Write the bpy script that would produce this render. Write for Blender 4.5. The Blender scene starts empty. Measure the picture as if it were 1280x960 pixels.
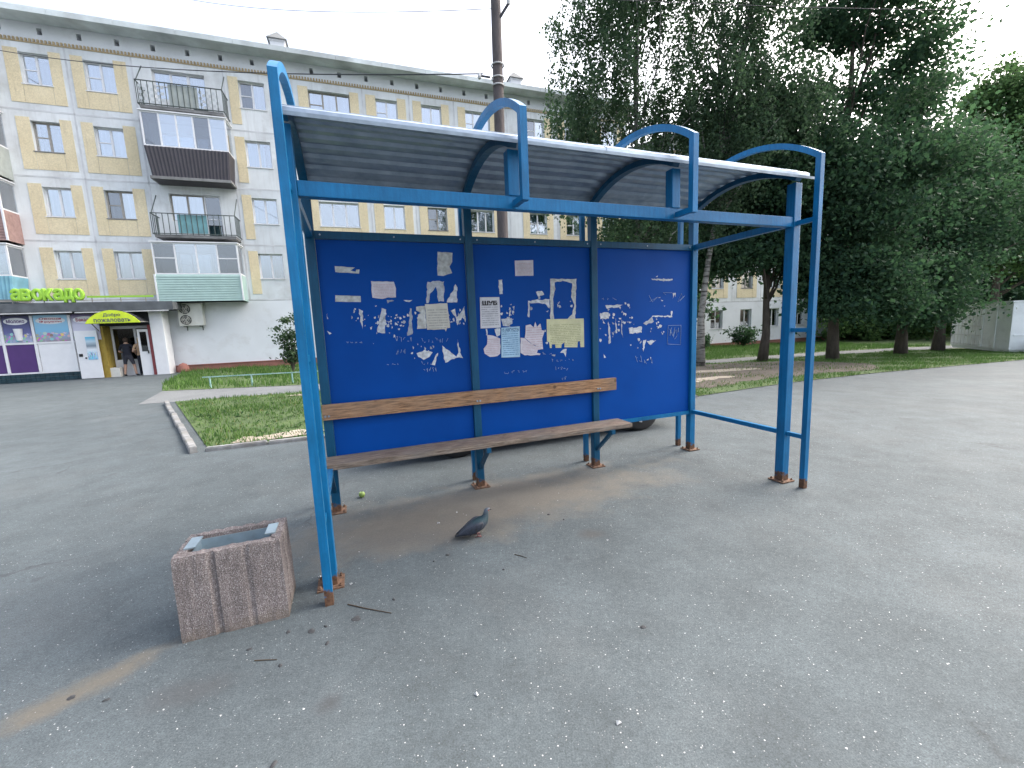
import bpy, bmesh, math, random
import numpy as np
from mathutils import Vector, Matrix
random.seed(7); rng = np.random.default_rng(7)
S = bpy.context.scene
C = S.collection

# ------------------------------------------------------------------ camera, sky, sun, exposure
F_PX, PITCH, ROLL, CAM_H = 524.66, .1338, -.0413, 1.5
cam = bpy.data.cameras.new('camera'); cam_o = bpy.data.objects.new('camera', cam); C.objects.link(cam_o)
cam.sensor_width = 36; cam.lens = 36 * F_PX / 1280; cam.clip_end = 2000; cam.clip_start = .05
cam_o.matrix_world = Matrix.Translation((0, 0, CAM_H)) @ Matrix.Rotation(math.pi/2 - PITCH, 4, 'X') @ Matrix.Rotation(ROLL, 4, 'Z')
S.camera = cam_o

SUN_AZ, SUN_EL = math.radians(62), math.radians(46)      # azimuth clockwise from +Y
W = bpy.data.worlds.new('World'); S.world = W; W.use_nodes = True
nt = W.node_tree; bg = nt.nodes['Background']
sky = nt.nodes.new('ShaderNodeTexSky'); sky.sky_type = 'NISHITA'; sky.sun_disc = False
sky.sun_elevation = SUN_EL; sky.sun_rotation = SUN_AZ; sky.air_density = 1.0; sky.dust_density = 7.0; sky.ozone_density = 1.0
hs = nt.nodes.new('ShaderNodeHueSaturation'); hs.inputs['Saturation'].default_value = .62
nt.links.new(sky.outputs[0], hs.inputs['Color']); nt.links.new(hs.outputs[0], bg.inputs[0]); bg.inputs[1].default_value = .15
sl = bpy.data.lights.new('sun', 'SUN'); sl.energy = .5; sl.angle = math.radians(90); sl.color = (1, .97, .93)
so = bpy.data.objects.new('sun', sl); C.objects.link(so)
sd = Vector((math.sin(SUN_AZ)*math.cos(SUN_EL), math.cos(SUN_AZ)*math.cos(SUN_EL), math.sin(SUN_EL)))
so.rotation_euler = sd.to_track_quat('Z', 'Y').to_euler(); so.location = sd*50
S.view_settings.view_transform = 'Standard'; S.view_settings.look = 'None'; S.view_settings.exposure = 1.95; S.view_settings.gamma = 1
S.cycles.max_bounces = 6; S.cycles.transparent_max_bounces = 8; S.cycles.use_denoising = True

# ------------------------------------------------------------------ helpers: survey points
def ray(x, y):
    u, v = (x-640)/F_PX, (y-480)/F_PX
    c, s = math.cos(-ROLL), math.sin(-ROLL); u, v = u*c-v*s, u*s+v*c
    c, s = math.cos(PITCH), math.sin(PITCH)
    return Vector((u, c-v*s, -s-v*c))
SY, SP = .3571, Vector((-1.5419, 3.4312, 0))      # shelter heading and the foot of its rear left post
BY, BP = .3332, Vector((0, 26.394, 0))            # heading and origin of the long facade
def on_panel(x, y, d):
    r = ray(x, y); c, s = math.cos(SY), math.sin(SY)
    px, py = SP.x-d*s, SP.y+d*c
    t = (-s*px+c*py)/(-s*r.x+c*r.y); P = r*t
    return (c*(P.x-px)+s*(P.y-py), P.z+CAM_H)
def gz(x, y):
    s = (np.asarray(x, float)+np.asarray(y, float))*.7071-8
    return -np.minimum(.025*np.log1p(np.exp(np.clip(s/1.5, -30, 30)))*1.5, .8)
def G3(x, y, dz=0): return (x, y, float(gz(x, y))+dz)

# ------------------------------------------------------------------ helpers: materials
def nodes_of(name):
    m = bpy.data.materials.new(name); m.use_nodes = True
    t = m.node_tree; return m, t, t.nodes['Principled BSDF']
def N(t, kind, **kw):
    n = t.nodes.new('ShaderNode'+kind)
    for k, v in kw.items():
        if k in n.inputs.keys(): n.inputs[k].default_value = v
        else: setattr(n, k, v)
    return n
def noise(t, co, scale, detail=4, rough=.55):
    n = N(t, 'TexNoise'); n.inputs['Scale'].default_value = scale; n.inputs['Detail'].default_value = detail; n.inputs['Roughness'].default_value = rough
    t.links.new(co, n.inputs['Vector']); return n.outputs[0]
def ramp(t, fac, stops):
    r = N(t, 'ValToRGB'); e = r.color_ramp.elements
    while len(e) < len(stops): e.new(.5)
    for k, (p, c) in enumerate(stops):
        e[k].position = p; e[k].color = (*c, 1) if len(c) == 3 else c
    t.links.new(fac, r.inputs[0]); return r.outputs[0]
def mix(t, fac, a, b, mode='MIX'):
    m = N(t, 'MixRGB', blend_type=mode)
    for k, v in ((0, fac), (1, a), (2, b)):
        if hasattr(v, 'links'): t.links.new(v, m.inputs[k])
        else: m.inputs[k].default_value = v if k == 0 else (*v, 1)
    return m.outputs[0]
def math_(t, op, a, b=0.0, c=0.0):
    m = N(t, 'Math', operation=op)
    for k, v in enumerate((a, b, c)):
        if hasattr(v, 'links'): t.links.new(v, m.inputs[k])
        else: m.inputs[k].default_value = v
    return m.outputs[0]
def bump(t, b, h, strength, dist=.01):
    n = N(t, 'Bump'); n.inputs['Strength'].default_value = strength; n.inputs['Distance'].default_value = dist
    t.links.new(h, n.inputs['Height']); t.links.new(n.outputs[0], b.inputs['Normal'])
def coord(t, which='Object'): return N(t, 'TexCoord').outputs[which]
def position(t): return N(t, 'NewGeometry').outputs['Position']

def pmat(name, col, rough=.6, metal=0, var=.18, scale=5, bstr=.0, bscale=80, dirt=None, dirt_amt=.5, dscale=3):
    m, t, b = nodes_of(name); co = coord(t)
    lo = tuple(c*(1-var) for c in col); hi = tuple(min(1, c*(1+var)) for c in col)
    c = ramp(t, noise(t, co, scale), [(.3, lo), (.7, hi)])
    if name in ('conc_white', 'siding', 'kerb'):
        oi = N(t, 'ObjectInfo').outputs['Random']; c = mix(t, 1., c, ramp(t, oi, [(0, (.88, .89, .9)), (1, (1.04, 1.03, 1.02))]), 'MULTIPLY')
        mp = N(t, 'Mapping'); mp.inputs['Scale'].default_value = (4, 1, .35); t.links.new(co, mp.inputs[0])
        c = mix(t, math_(t, 'MULTIPLY', ramp(t, noise(t, mp.outputs[0], 1.1, 7, .65), [(.5, (0,)*3), (.75, (1,)*3)]), .4), c, (.38, .37, .36))
    if dirt:
        f = ramp(t, noise(t, co, dscale, 8, .65), [(.62-dirt_amt*.25, (0,)*3), (.78-dirt_amt*.2, (1,)*3)])
        c = mix(t, math_(t, 'MULTIPLY', f, dirt_amt), c, dirt)
    t.links.new(c, b.inputs['Base Color']); b.inputs['Roughness'].default_value = rough; b.inputs['Metallic'].default_value = metal
    if bstr: bump(t, b, noise(t, co, bscale, 3), bstr)
    return m

def blue_paint(name, col, rust_h=.12):
    m, t, b = nodes_of(name); co = coord(t); P = position(t)
    c = ramp(t, noise(t, co, 3, 5), [(.3, tuple(v*.78 for v in col)), (.7, tuple(v*1.2 for v in col))])
    mp = N(t, 'Mapping'); mp.inputs['Scale'].default_value = (9, 9, .8); t.links.new(co, mp.inputs[0])
    c = mix(t, .55, c, ramp(t, noise(t, mp.outputs[0], 5, 7, .7), [(.35, (.55, .6, .62)), (.6, (1.05,)*3)]), 'MULTIPLY')
    z = N(t, 'SeparateXYZ'); t.links.new(P, z.inputs[0])
    hz = math_(t, 'SUBTRACT', rust_h, z.outputs[2])
    hz = math_(t, 'ADD', math_(t, 'MULTIPLY', hz, 12), math_(t, 'MULTIPLY', math_(t, 'SUBTRACT', noise(t, co, 22, 5), .5), 2.2))
    f = ramp(t, hz, [(.35, (0,)*3), (.6, (1,)*3)])
    chips = ramp(t, noise(t, co, 16, 7, .7), [(.7, (0,)*3), (.735, (1,)*3)])
    f2 = mix(t, .55, f, chips, 'LIGHTEN')
    rust = ramp(t, noise(t, co, 40, 4), [(.3, (.055, .03, .02)), (.7, (.16, .085, .05))])
    t.links.new(mix(t, f2, c, rust), b.inputs['Base Color'])
    t.links.new(ramp(t, f, [(0, (.38,)*3), (1, (.9,)*3)]), b.inputs['Roughness'])
    b.inputs['Specular IOR Level'].default_value = .3; bump(t, b, noise(t, co, 60, 4), .12)
    return m

M = {}
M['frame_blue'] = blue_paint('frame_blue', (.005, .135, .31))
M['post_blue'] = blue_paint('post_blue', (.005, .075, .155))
M['rust'] = pmat('rust', (.13, .075, .048), .9, .0, .5, 30, .4, 90)
def panel_mat():
    m, t, b = nodes_of('panel_blue'); co = coord(t)
    c = ramp(t, noise(t, co, 1.3, 5), [(.3, (.0005, .050, .255)), (.72, (.0008, .068, .34))])
    st = N(t, 'Mapping'); st.inputs['Scale'].default_value = (7, 1, .5); t.links.new(co, st.inputs[0])
    sc = ramp(t, noise(t, st.outputs[0], 4, 8, .75), [(.66, (0,)*3), (.8, (1,)*3)])
    c = mix(t, math_(t, 'MULTIPLY', sc, .09), c, (.16, .26, .5))
    wear = ramp(t, noise(t, co, 55, 6, .75), [(.72, (0,)*3), (.76, (1,)*3)])
    c = mix(t, math_(t, 'MULTIPLY', wear, .15), c, (.25, .35, .55))
    t.links.new(c, b.inputs['Base Color'])
    t.links.new(ramp(t, noise(t, co, 5, 6), [(.3, (.42,)*3), (.7, (.58,)*3)]), b.inputs['Roughness'])
    b.inputs['Specular IOR Level'].default_value = .12; bump(t, b, noise(t, co, 2.2, 2), .1, .02)
    return m
M['panel'] = panel_mat()
def galv():
    m, t, b = nodes_of('galvanised'); co = coord(t)
    c = ramp(t, noise(t, co, 9, 6), [(.3, (.25, .31, .38)), (.7, (.40, .46, .53))])
    t.links.new(c, b.inputs['Base Color']); b.inputs['Metallic'].default_value = .65
    t.links.new(ramp(t, noise(t, co, 14, 5), [(.3, (.3,)*3), (.7, (.52,)*3)]), b.inputs['Roughness'])
    return m
M['galv'] = galv()
M['trim'] = pmat('trim', (.21, .26, .31), .5, .3, .25, 12)
def wood(name, a, bcol, grey):
    m, t, b = nodes_of(name); co = coord(t)
    mp = N(t, 'Mapping'); mp.inputs['Scale'].default_value = (1.2, 14, 14); t.links.new(co, mp.inputs[0])
    g = noise(t, mp.outputs[0], 6, 10, .7)
    c = ramp(t, g, [(.36, tuple(v*.3 for v in a)), (.5, a), (.64, bcol)])
    k = ramp(t, noise(t, co, 2.6, 6, .65), [(.4, (0,)*3), (.7, (1,)*3)])
    c = mix(t, math_(t, 'MULTIPLY', k, .75), c, mix(t, g, tuple(v*.6 for v in grey), grey))
    vo = N(t, 'TexVoronoi'); vo.inputs['Scale'].default_value = 5.5; t.links.new(co, vo.inputs['Vector'])
    kn = ramp(t, vo.outputs['Distance'], [(.06, (1,)*3), (.13, (0,)*3)])
    c = mix(t, math_(t, 'MULTIPLY', kn, .7), c, (.05, .025, .014))
    t.links.new(c, b.inputs['Base Color']); b.inputs['Roughness'].default_value = .72
    bump(t, b, g, .5, .006); return m
M['wood_back'] = wood('wood_back', (.31, .165, .08), (.47, .275, .145), (.30, .21, .15))
M['wood_seat'] = wood('wood_seat', (.18, .135, .10), (.31, .25, .20), (.215, .20, .185))
def paper(name, col, ink=(.12, .12, .16), amt=.5, lines=14):
    m, t, b = nodes_of(name); uv = N(t, 'UVMap').outputs[0]
    sx = N(t, 'SeparateXYZ'); t.links.new(uv, sx.inputs[0])
    fy = math_(t, 'FRACT', math_(t, 'MULTIPLY', sx.outputs[1], float(lines)))
    row = math_(t, 'FLOOR', math_(t, 'MULTIPLY', sx.outputs[1], float(lines)))
    cv = N(t, 'CombineXYZ'); t.links.new(math_(t, 'MULTIPLY', sx.outputs[0], 24.), cv.inputs[0]); t.links.new(math_(t, 'MULTIPLY', row, 3.7), cv.inputs[1])
    wn = noise(t, cv.outputs[0], 1.3, 2)
    ln = math_(t, 'MULTIPLY', math_(t, 'LESS_THAN', math_(t, 'ABSOLUTE', math_(t, 'SUBTRACT', fy, .5)), .24), math_(t, 'GREATER_THAN', wn, .44))
    mx = math_(t, 'MULTIPLY', math_(t, 'LESS_THAN', math_(t, 'ABSOLUTE', math_(t, 'SUBTRACT', sx.outputs[0], .5)), .41), math_(t, 'LESS_THAN', math_(t, 'ABSOLUTE', math_(t, 'SUBTRACT', sx.outputs[1], .46)), .38))
    f = math_(t, 'MULTIPLY', math_(t, 'MULTIPLY', ln, mx), amt)
    co = coord(t); base = ramp(t, noise(t, co, 12, 6), [(.3, tuple(v*.8 for v in col)), (.65, col)])
    t.links.new(mix(t, f, base, ink), b.inputs['Base Color']); b.inputs['Roughness'].default_value = .85
    return m
M['paper_white'] = paper('paper_white', (.66, .66, .70))
M['paper_blue'] = paper('paper_blue', (.42, .62, .78), (.05, .16, .35), .7, 15)
M['paper_yellow'] = paper('paper_yellow', (.64, .63, .40), (.25, .25, .12), .55, 17)
M['paper_pink'] = paper('paper_pink', (.66, .62, .67), (.4, .2, .25), .45, 12)
M['paper_cream'] = paper('paper_cream', (.60, .58, .52), (.2, .2, .2), .5, 11)
M['paper_old'] = pmat('paper_old', (.52, .53, .52), .9, 0, .3, 25, dirt=(.3, .27, .22), dirt_amt=.5, dscale=20)
M['paper_scrap'] = pmat('paper_scrap', (.60, .62, .66), .9, 0, .25, 40, dirt=(.36, .38, .42), dirt_amt=.6, dscale=18)
t_ = M['paper_scrap'].node_tree; b_ = t_.nodes['Principled BSDF']; src = b_.inputs['Base Color'].links[0].from_socket
t_.links.new(mix(t_, 1., src, ramp(t_, N(t_, 'ObjectInfo').outputs['Random'], [(0, (.55, .58, .64)), (.5, (1,)*3), (1, (1.05, 1.02, .95))]), 'MULTIPLY'), b_.inputs['Base Color'])
M['ink'] = pmat('ink', (.03, .03, .035), .7)
M['ink_blue'] = pmat('ink_blue', (.03, .09, .22), .7)
M['chalk'] = pmat('chalk', (.33, .42, .58), .9)

def asphalt():
    m, t, b = nodes_of('asphalt'); P = position(t)
    big = ramp(t, noise(t, P, .35, 6, .6), [(.3, (.060, .075, .082)), (.7, (.090, .109, .118))])
    mid = ramp(t, noise(t, P, 2.6, 8, .7), [(.3, (.66,)*3), (.7, (1.16,)*3)])
    c = mix(t, .85, big, mid, 'MULTIPLY')
    c = mix(t, .6, c, ramp(t, noise(t, P, 38, 5, .75), [(.3, (.62,)*3), (.7, (1.38,)*3)]), 'MULTIPLY')
    dust = ramp(t, noise(t, P, .8, 7, .7), [(.5, (0,)*3), (.72, (1,)*3)])
    c = mix(t, math_(t, 'MULTIPLY', dust, .38), c, (.118, .128, .131))
    fine = ramp(t, noise(t, P, 150, 3, .8), [(.3, (.5,)*3), (.7, (1.5,)*3)])
    c = mix(t, .9, c, fine, 'MULTIPLY')
    # pale aggregate worn bare
    for sc, th, amt, colr in ((75, .16, .55, (.33, .34, .35)), (34, .10, .8, (.5, .5, .5))):
        v = N(t, 'TexVoronoi'); v.inputs['Scale'].default_value = sc; t.links.new(P, v.inputs['Vector'])
        pick = math_(t, 'GREATER_THAN', N(t, 'SeparateColor').outputs[0], .8)
        sp = t.nodes[-1] if False else None
        sepc = N(t, 'SeparateColor'); t.links.new(v.outputs['Color'], sepc.inputs[0])
        pick = math_(t, 'GREATER_THAN', sepc.outputs[0], .72)
        f = math_(t, 'MULTIPLY', math_(t, 'MULTIPLY', math_(t, 'LESS_THAN', v.outputs['Distance'], th), pick), amt)
        c = mix(t, f, c, colr)
    # sealed tar patches / old drips
    v = N(t, 'TexVoronoi'); v.inputs['Scale'].default_value = .85; t.links.new(mix(t, .12, P, N(t, 'TexNoise', Scale=3.).outputs[1]), v.inputs['Vector'])
    sepc = N(t, 'SeparateColor'); t.links.new(v.outputs['Color'], sepc.inputs[0])
    dots = math_(t, 'MULTIPLY', ramp(t, v.outputs['Distance'], [(.035, (1,)*3), (.06, (0,)*3)]), math_(t, 'GREATER_THAN', sepc.outputs[0], .45))
    c = mix(t, math_(t, 'MULTIPLY', dots, .45), c, (.055, .058, .062))
    # hairline cracks, only in some stretches
    vc = N(t, 'TexVoronoi', feature='DISTANCE_TO_EDGE'); vc.inputs['Scale'].default_value = .55
    wv = N(t, 'VectorMath', operation='ADD'); nz = N(t, 'TexNoise'); nz.inputs['Scale'].default_value = 2.5; nz.inputs['Detail'].default_value = 6; t.links.new(P, nz.inputs['Vector']); sc_ = N(t, 'VectorMath', operation='SCALE'); sc_.inputs['Scale'].default_value = .55
    t.links.new(nz.outputs['Color'], sc_.inputs[0]); t.links.new(P, wv.inputs[0]); t.links.new(sc_.outputs[0], wv.inputs[1]); t.links.new(wv.outputs[0], vc.inputs['Vector'])
    cf = math_(t, 'MULTIPLY', ramp(t, vc.outputs['Distance'], [(.002, (1,)*3), (.006, (0,)*3)]), ramp(t, noise(t, P, .7, 3), [(.52, (0,)*3), (.6, (1,)*3)]))
    c = mix(t, math_(t, 'MULTIPLY', cf, .55), c, (.03, .032, .034))
    # scattered round damp stains
    v2 = N(t, 'TexVoronoi'); v2.inputs['Scale'].default_value = 2.3; t.links.new(P, v2.inputs['Vector']); s2 = N(t, 'SeparateColor'); t.links.new(v2.outputs['Color'], s2.inputs[0])
    st2 = math_(t, 'MULTIPLY', ramp(t, math_(t, 'ADD', v2.outputs['Distance'], math_(t, 'MULTIPLY', noise(t, P, 14, 4), .12)), [(.12, (1,)*3), (.17, (0,)*3)]), math_(t, 'GREATER_THAN', s2.outputs[1], .62))
    c = mix(t, math_(t, 'MULTIPLY', st2, .38), c, (.045, .05, .054))
    # sand blown in below the bench and streaked from the bin
    def patch(cx, cy, rot, rx, ry, col, amt, nscale=3.):
        nonlocal c
        mp = N(t, 'Mapping', vector_type='TEXTURE'); mp.inputs['Location'].default_value = (cx, cy, 0); mp.inputs['Rotation'].default_value = (0, 0, rot); mp.inputs['Scale'].default_value = (rx, ry, 1)
        t.links.new(P, mp.inputs[0])
        ln = N(t, 'VectorMath', operation='LENGTH'); t.links.new(mp.outputs[0], ln.inputs[0])
        d = math_(t, 'ADD', ln.outputs['Value'], math_(t, 'MULTIPLY', math_(t, 'SUBTRACT', noise(t, P, nscale, 8, .65), .5), 1.7))
        f = ramp(t, d, [(.35, (1,)*3), (1.0, (0,)*3)])
        f = math_(t, 'MULTIPLY', f, amt)
        c = mix(t, f, c, mix(t, noise(t, P, 60, 4), tuple(k*.75 for k in col), tuple(k*1.25 for k in col)))
    patch(-.15, 3.5, .38, 2.1, .62, (.150, .136, .115), .85)
    patch(-.75, 3.05, .3, 1.0, .4, (.10, .091, .08), .65, 5)
    patch(-1.92, 1.68, .95, .42, .10, (.14, .122, .095), .75, 6)
    patch(.53, 2.85, .3, .13, .1, (.06, .058, .056), .7, 4)
    patch(-.81, 1.54, .3, .07, .06, (.048, .05, .053), .7, 4)
    patch(-1.45, 1.62, .3, .25, .1, (.062, .065, .068), .55, 5)
    t.links.new(c, b.inputs['Base Color']); b.inputs['Roughness'].default_value = .88
    bump(t, b, math_(t, 'ADD', noise(t, P, 130, 4, .8), math_(t, 'MULTIPLY', noise(t, P, 9, 4), .8)), .45, .006)
    return m
M['asphalt'] = asphalt()
def soil(name, a, b_, scale=2.2):
    m, t, b = nodes_of(name); P = position(t)
    c = ramp(t, noise(t, P, scale, 9, .68), [(.3, a), (.68, b_)])
    c = mix(t, .7, c, ramp(t, noise(t, P, 40, 5, .7), [(.25, (.6,)*3), (.75, (1.4,)*3)]), 'MULTIPLY')
    t.links.new(c, b.inputs['Base Color']); b.inputs['Roughness'].default_value = .95
    bump(t, b, noise(t, P, 30, 6, .7), .6, .03); return m
M['lawn'] = soil('lawn', (.045, .075, .025), (.085, .13, .04))
M['dirt'] = soil('dirt', (.07, .058, .046), (.13, .11, .09), 1.2)
M['sand'] = soil('sand', (.26, .22, .17), (.42, .37, .3), 5)
M['path'] = soil('path', (.12, .13, .135), (.17, .18, .185), 1)
M['kerb'] = pmat('kerb', (.22, .225, .225), .9, 0, .25, 9, .5, 60, dirt=(.16, .14, .11), dirt_amt=.5)
def leafmat(name, a, b_, trans=.42):
    m, t, b = nodes_of(name); P = position(t); g = N(t, 'NewGeometry')
    r = g.outputs['Random Per Island']
    c = ramp(t, math_(t, 'ADD', math_(t, 'MULTIPLY', r, .55), math_(t, 'MULTIPLY', noise(t, P, .9, 3), .45)), [(.25, a), (.75, b_)])
    t.links.new(c, b.inputs['Base Color']); b.inputs['Roughness'].default_value = .65; b.inputs['Specular IOR Level'].default_value = .15
    tr = N(t, 'BsdfTranslucent'); t.links.new(mix(t, .4, c, (.07, .16, .06)), tr.inputs[0])
    ms = N(t, 'MixShader'); ms.inputs[0].default_value = trans
    t.links.new(b.outputs[0], ms.inputs[1]); t.links.new(tr.outputs[0], ms.inputs[2])
    t.links.new(ms.outputs[0], t.nodes['Material Output'].inputs[0]); return m
M['leaf_maple'] = leafmat('leaf_maple', (.022, .056, .036), (.062, .118, .060))  # maple and birch leaf colours lifted with teal to stand in for haze
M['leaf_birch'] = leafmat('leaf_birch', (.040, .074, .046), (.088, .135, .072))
M['leaf_pale'] = leafmat('leaf_pale', (.045, .095, .035), (.11, .19, .06))
M['grass'] = leafmat('grass', (.05, .115, .025), (.125, .22, .055), .3)
M['grass_dry'] = leafmat('grass_dry', (.12, .13, .05), (.26, .24, .11), .3)
def bark(name, a, b_, birch=False):
    m, t, b = nodes_of(name); co = coord(t)
    mp = N(t, 'Mapping'); mp.inputs['Scale'].default_value = (1, 1, 6 if birch else .25); t.links.new(co, mp.inputs[0])
    n = noise(t, mp.outputs[0], 1.6 if birch else 9, 8, .7)
    c = ramp(t, n, [(.42, a), (.52, b_)] if birch else [(.3, a), (.7, b_)])
    t.links.new(c, b.inputs['Base Color']); b.inputs['Roughness'].default_value = .9
    bump(t, b, n, .7, .03); return m
M['bark'] = bark('bark', (.035, .028, .022), (.10, .082, .066))
M['bark_birch'] = bark('bark_birch', (.05, .045, .04), (.27, .26, .24), True)
M['pole'] = bark('pole', (.06, .052, .052), (.12, .102, .10))
# building
M['conc_white'] = pmat('conc_white', (.70, .73, .75), .9, 0, .1, .9, .2, 30, dirt=(.36, .35, .33), dirt_amt=.45, dscale=.7)
def pebble():
    m, t, b = nodes_of('pebble_yellow'); co = coord(t)
    c = ramp(t, noise(t, co, .8, 6), [(.3, (.66, .56, .37)), (.7, (.76, .66, .46))])
    c = mix(t, .7, c, ramp(t, noise(t, co, 25, 3, .8), [(.3, (.72,)*3), (.7, (1.22,)*3)]), 'MULTIPLY')
    mp = N(t, 'Mapping'); mp.inputs['Scale'].default_value = (5, 1, .5); t.links.new(co, mp.inputs[0])
    c = mix(t, math_(t, 'MULTIPLY', ramp(t, noise(t, mp.outputs[0], 1.4, 6), [(.56, (0,)*3), (.75, (1,)*3)]), .35), c, (.34, .28, .2))
    t.links.new(c, b.inputs['Base Color']); b.inputs['Roughness'].default_value = .95
    bump(t, b, noise(t, co, 28, 3, .8), .5, .02); return m
M['pebble'] = pebble()
M['wall_paint'] = pmat('wall_paint', (.70, .725, .76), .85, 0, .06, .7, .25, 14, dirt=(.45, .43, .42), dirt_amt=.35, dscale=1.1)
M['plinth'] = pmat('plinth', (.30, .13, .105), .9, 0, .2, 2, .3, 20, dirt=(.16, .12, .1), dirt_amt=.5)
M['joint'] = pmat('joint', (.55, .56, .58), .9, 0, .2, 1.5)
M['fascia'] = pmat('fascia', (.56, .61, .62), .8, 0, .3, .8, dirt=(.42, .43, .43), dirt_amt=.5, dscale=.6)
M['roof'] = pmat('roof', (.16, .17, .175), .8, 0, .2, 1)
M['brick'] = pmat('brick', (.42, .33, .2), .9, 0, .25, 14)
M['pvc'] = pmat('pvc', (.72, .73, .75), .4, 0, .04, 3)
M['frame_old'] = pmat('frame_old', (.33, .31, .28), .7, 0, .2, 6)
M['dark'] = pmat('dark', (.018, .02, .024), .8)
M['room_shade'] = pmat('room_shade', (.035, .036, .042), .9)  # dark tone on the solid core stands in for unlit rooms behind glass
def glass(name, refl=.34, tint=(.85, .9, .95)):
    m, t, b = nodes_of(name); t.nodes.remove(b)
    tr = N(t, 'BsdfTransparent'); tr.inputs[0].default_value = (*tint, 1)
    gl = N(t, 'BsdfGlossy'); gl.inputs['Roughness'].default_value = .02; gl.inputs[0].default_value = (.95, .97, 1, 1)
    fr = N(t, 'Fresnel'); fr.inputs[0].default_value = 1.5
    wob = noise(t, coord(t), .9, 2); bn = N(t, 'Bump'); bn.inputs['Strength'].default_value = .04; t.links.new(wob, bn.inputs['Height']); t.links.new(bn.outputs[0], gl.inputs['Normal'])
    f = math_(t, 'ADD', fr.outputs[0], refl)
    ms = N(t, 'MixShader'); t.links.new(f, ms.inputs[0]); t.links.new(tr.outputs[0], ms.inputs[1]); t.links.new(gl.outputs[0], ms.inputs[2])
    t.links.new(ms.outputs[0], t.nodes['Material Output'].inputs[0]); return m
M['glass'] = glass('glass')
M['glass_dark'] = glass('glass_dark', .06, (.25, .28, .3))
M['net'] = glass('insect_net', .16, (.6, .62, .65))
def curtain(name, col):
    m, t, b = nodes_of(name); co = coord(t)
    mp = N(t, 'Mapping'); mp.inputs['Scale'].default_value = (1, 1, .03); t.links.new(co, mp.inputs[0])
    t.links.new(ramp(t, noise(t, mp.outputs[0], 11, 2), [(.3, tuple(v*.6 for v in col)), (.7, col)]), b.inputs['Base Color']); b.inputs['Roughness'].default_value = .9
    return m
CURT = [curtain('curtain_sky_reflect', (.52, .66, .80)), curtain('curtain_white', (.68, .72, .76)), curtain('curtain_grey', (.30, .34, .38)), curtain('curtain_blue', (.36, .5, .68)), curtain('curtain_wine', (.14, .04, .05))]  # pale tones also carry the sky's reflection in the window panes
M['brown_clad'] = pmat('brown_clad', (.05, .045, .055), .6, 0, .1, 3)
M['green_siding'] = pmat('green_siding', (.36, .50, .47), .6, 0, .08, 2)
M['blue_siding'] = pmat('blue_siding', (.2, .42, .52), .7, 0, .2, 2)
M['red_siding'] = pmat('red_siding', (.34, .22, .2), .8, 0, .2, 6)
M['rail'] = pmat('rail', (.07, .09, .085), .7, 0, .3, 6)
M['sheet_grey'] = pmat('sheet_grey', (.36, .39, .37), .7, 0, .15, 3)
M['sheet_teal'] = pmat('sheet_teal', (.16, .33, .36), .7, 0, .2, 3)
M['slab'] = pmat('slab', (.2, .2, .2), .9, 0, .3, 2)
M['purple'] = pmat('purple', (.075, .03, .15), .45, 0, .08, 3)
M['lime'] = pmat('lime', (.30, .56, .05), .5, 0, .1, 4)
M['lime_yellow'] = pmat('lime_yellow', (.58, .72, .03), .5, 0, .08, 4)
M['tile'] = pmat('tile', (.018, .045, .06), .25, 0, .3, 6)
M['grout'] = pmat('grout', (.14, .16, .17), .9)
M['canopy'] = pmat('canopy', (.10, .11, .12), .8, 0, .3, 2)
M['maroon'] = pmat('maroon', (.16, .03, .035), .6)
M['yellow_wall'] = pmat('yellow_wall', (.36, .26, .05), .8)
M['ac'] = pmat('ac', (.62, .62, .58), .5, 0, .06, 4, dirt=(.4, .38, .33), dirt_amt=.35)
M['turquoise'] = pmat('turquoise', (.24, .40, .38), .7, 0, .2, 10, dirt=(.5, .5, .48), dirt_amt=.5)
M['container'] = pmat('container', (.88, .9, .9), .6, 0, .06, 1.5, dirt=(.42, .40, .36), dirt_amt=.4, dscale=1.3)
def granite():
    m, t, b = nodes_of('washed_granite'); co = coord(t)
    v = N(t, 'TexVoronoi'); v.inputs['Scale'].default_value = 260; t.links.new(co, v.inputs['Vector'])
    sc = N(t, 'SeparateColor'); t.links.new(v.outputs['Color'], sc.inputs[0])
    c = ramp(t, sc.outputs[0], [(0, (.125, .105, .10)), (.45, (.195, .163, .155)), (.8, (.255, .218, .21)), (1, (.42, .39, .38))])
    c = mix(t, .85, c, ramp(t, noise(t, co, 5, 7, .7), [(.3, (.62,)*3), (.7, (1.12,)*3)]), 'MULTIPLY')
    z = N(t, 'SeparateXYZ'); t.links.new(co, z.inputs[0])
    f = ramp(t, math_(t, 'ADD', z.outputs[2], math_(t, 'MULTIPLY', noise(t, co, 14, 5), .12)), [(.06, (1,)*3), (.14, (0,)*3)])
    c = mix(t, math_(t, 'MULTIPLY', f, .5), c, (.17, .135, .1))
    t.links.new(c, b.inputs['Base Color']); b.inputs['Roughness'].default_value = .85
    bump(t, b, v.outputs['Distance'], .7, .005); return m
M['granite'] = granite()
M['zinc'] = pmat('zinc', (.42, .52, .58), .35, .7, .15, 9, dirt=(.2, .2, .2), dirt_amt=.35, dscale=14)
M['tyre'] = pmat('tyre', (.02, .02, .021), .85)
M['car_paint'] = pmat('car_paint', (.02, .03, .05), .25)
M['alloy'] = pmat('alloy', (.5, .5, .52), .3, .8)
M['lamp_red'] = pmat('lamp_red', (.3, .02, .02), .2)
M['skin'] = pmat('skin', (.42, .26, .19), .6)
M['cloth_black'] = pmat('cloth_black', (.012, .014, .024), .9)
M['cloth_dark'] = pmat('cloth_dark', (.03, .032, .045), .9)
M['cloth_tan'] = pmat('cloth_tan', (.40, .27, .17), .9)
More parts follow.
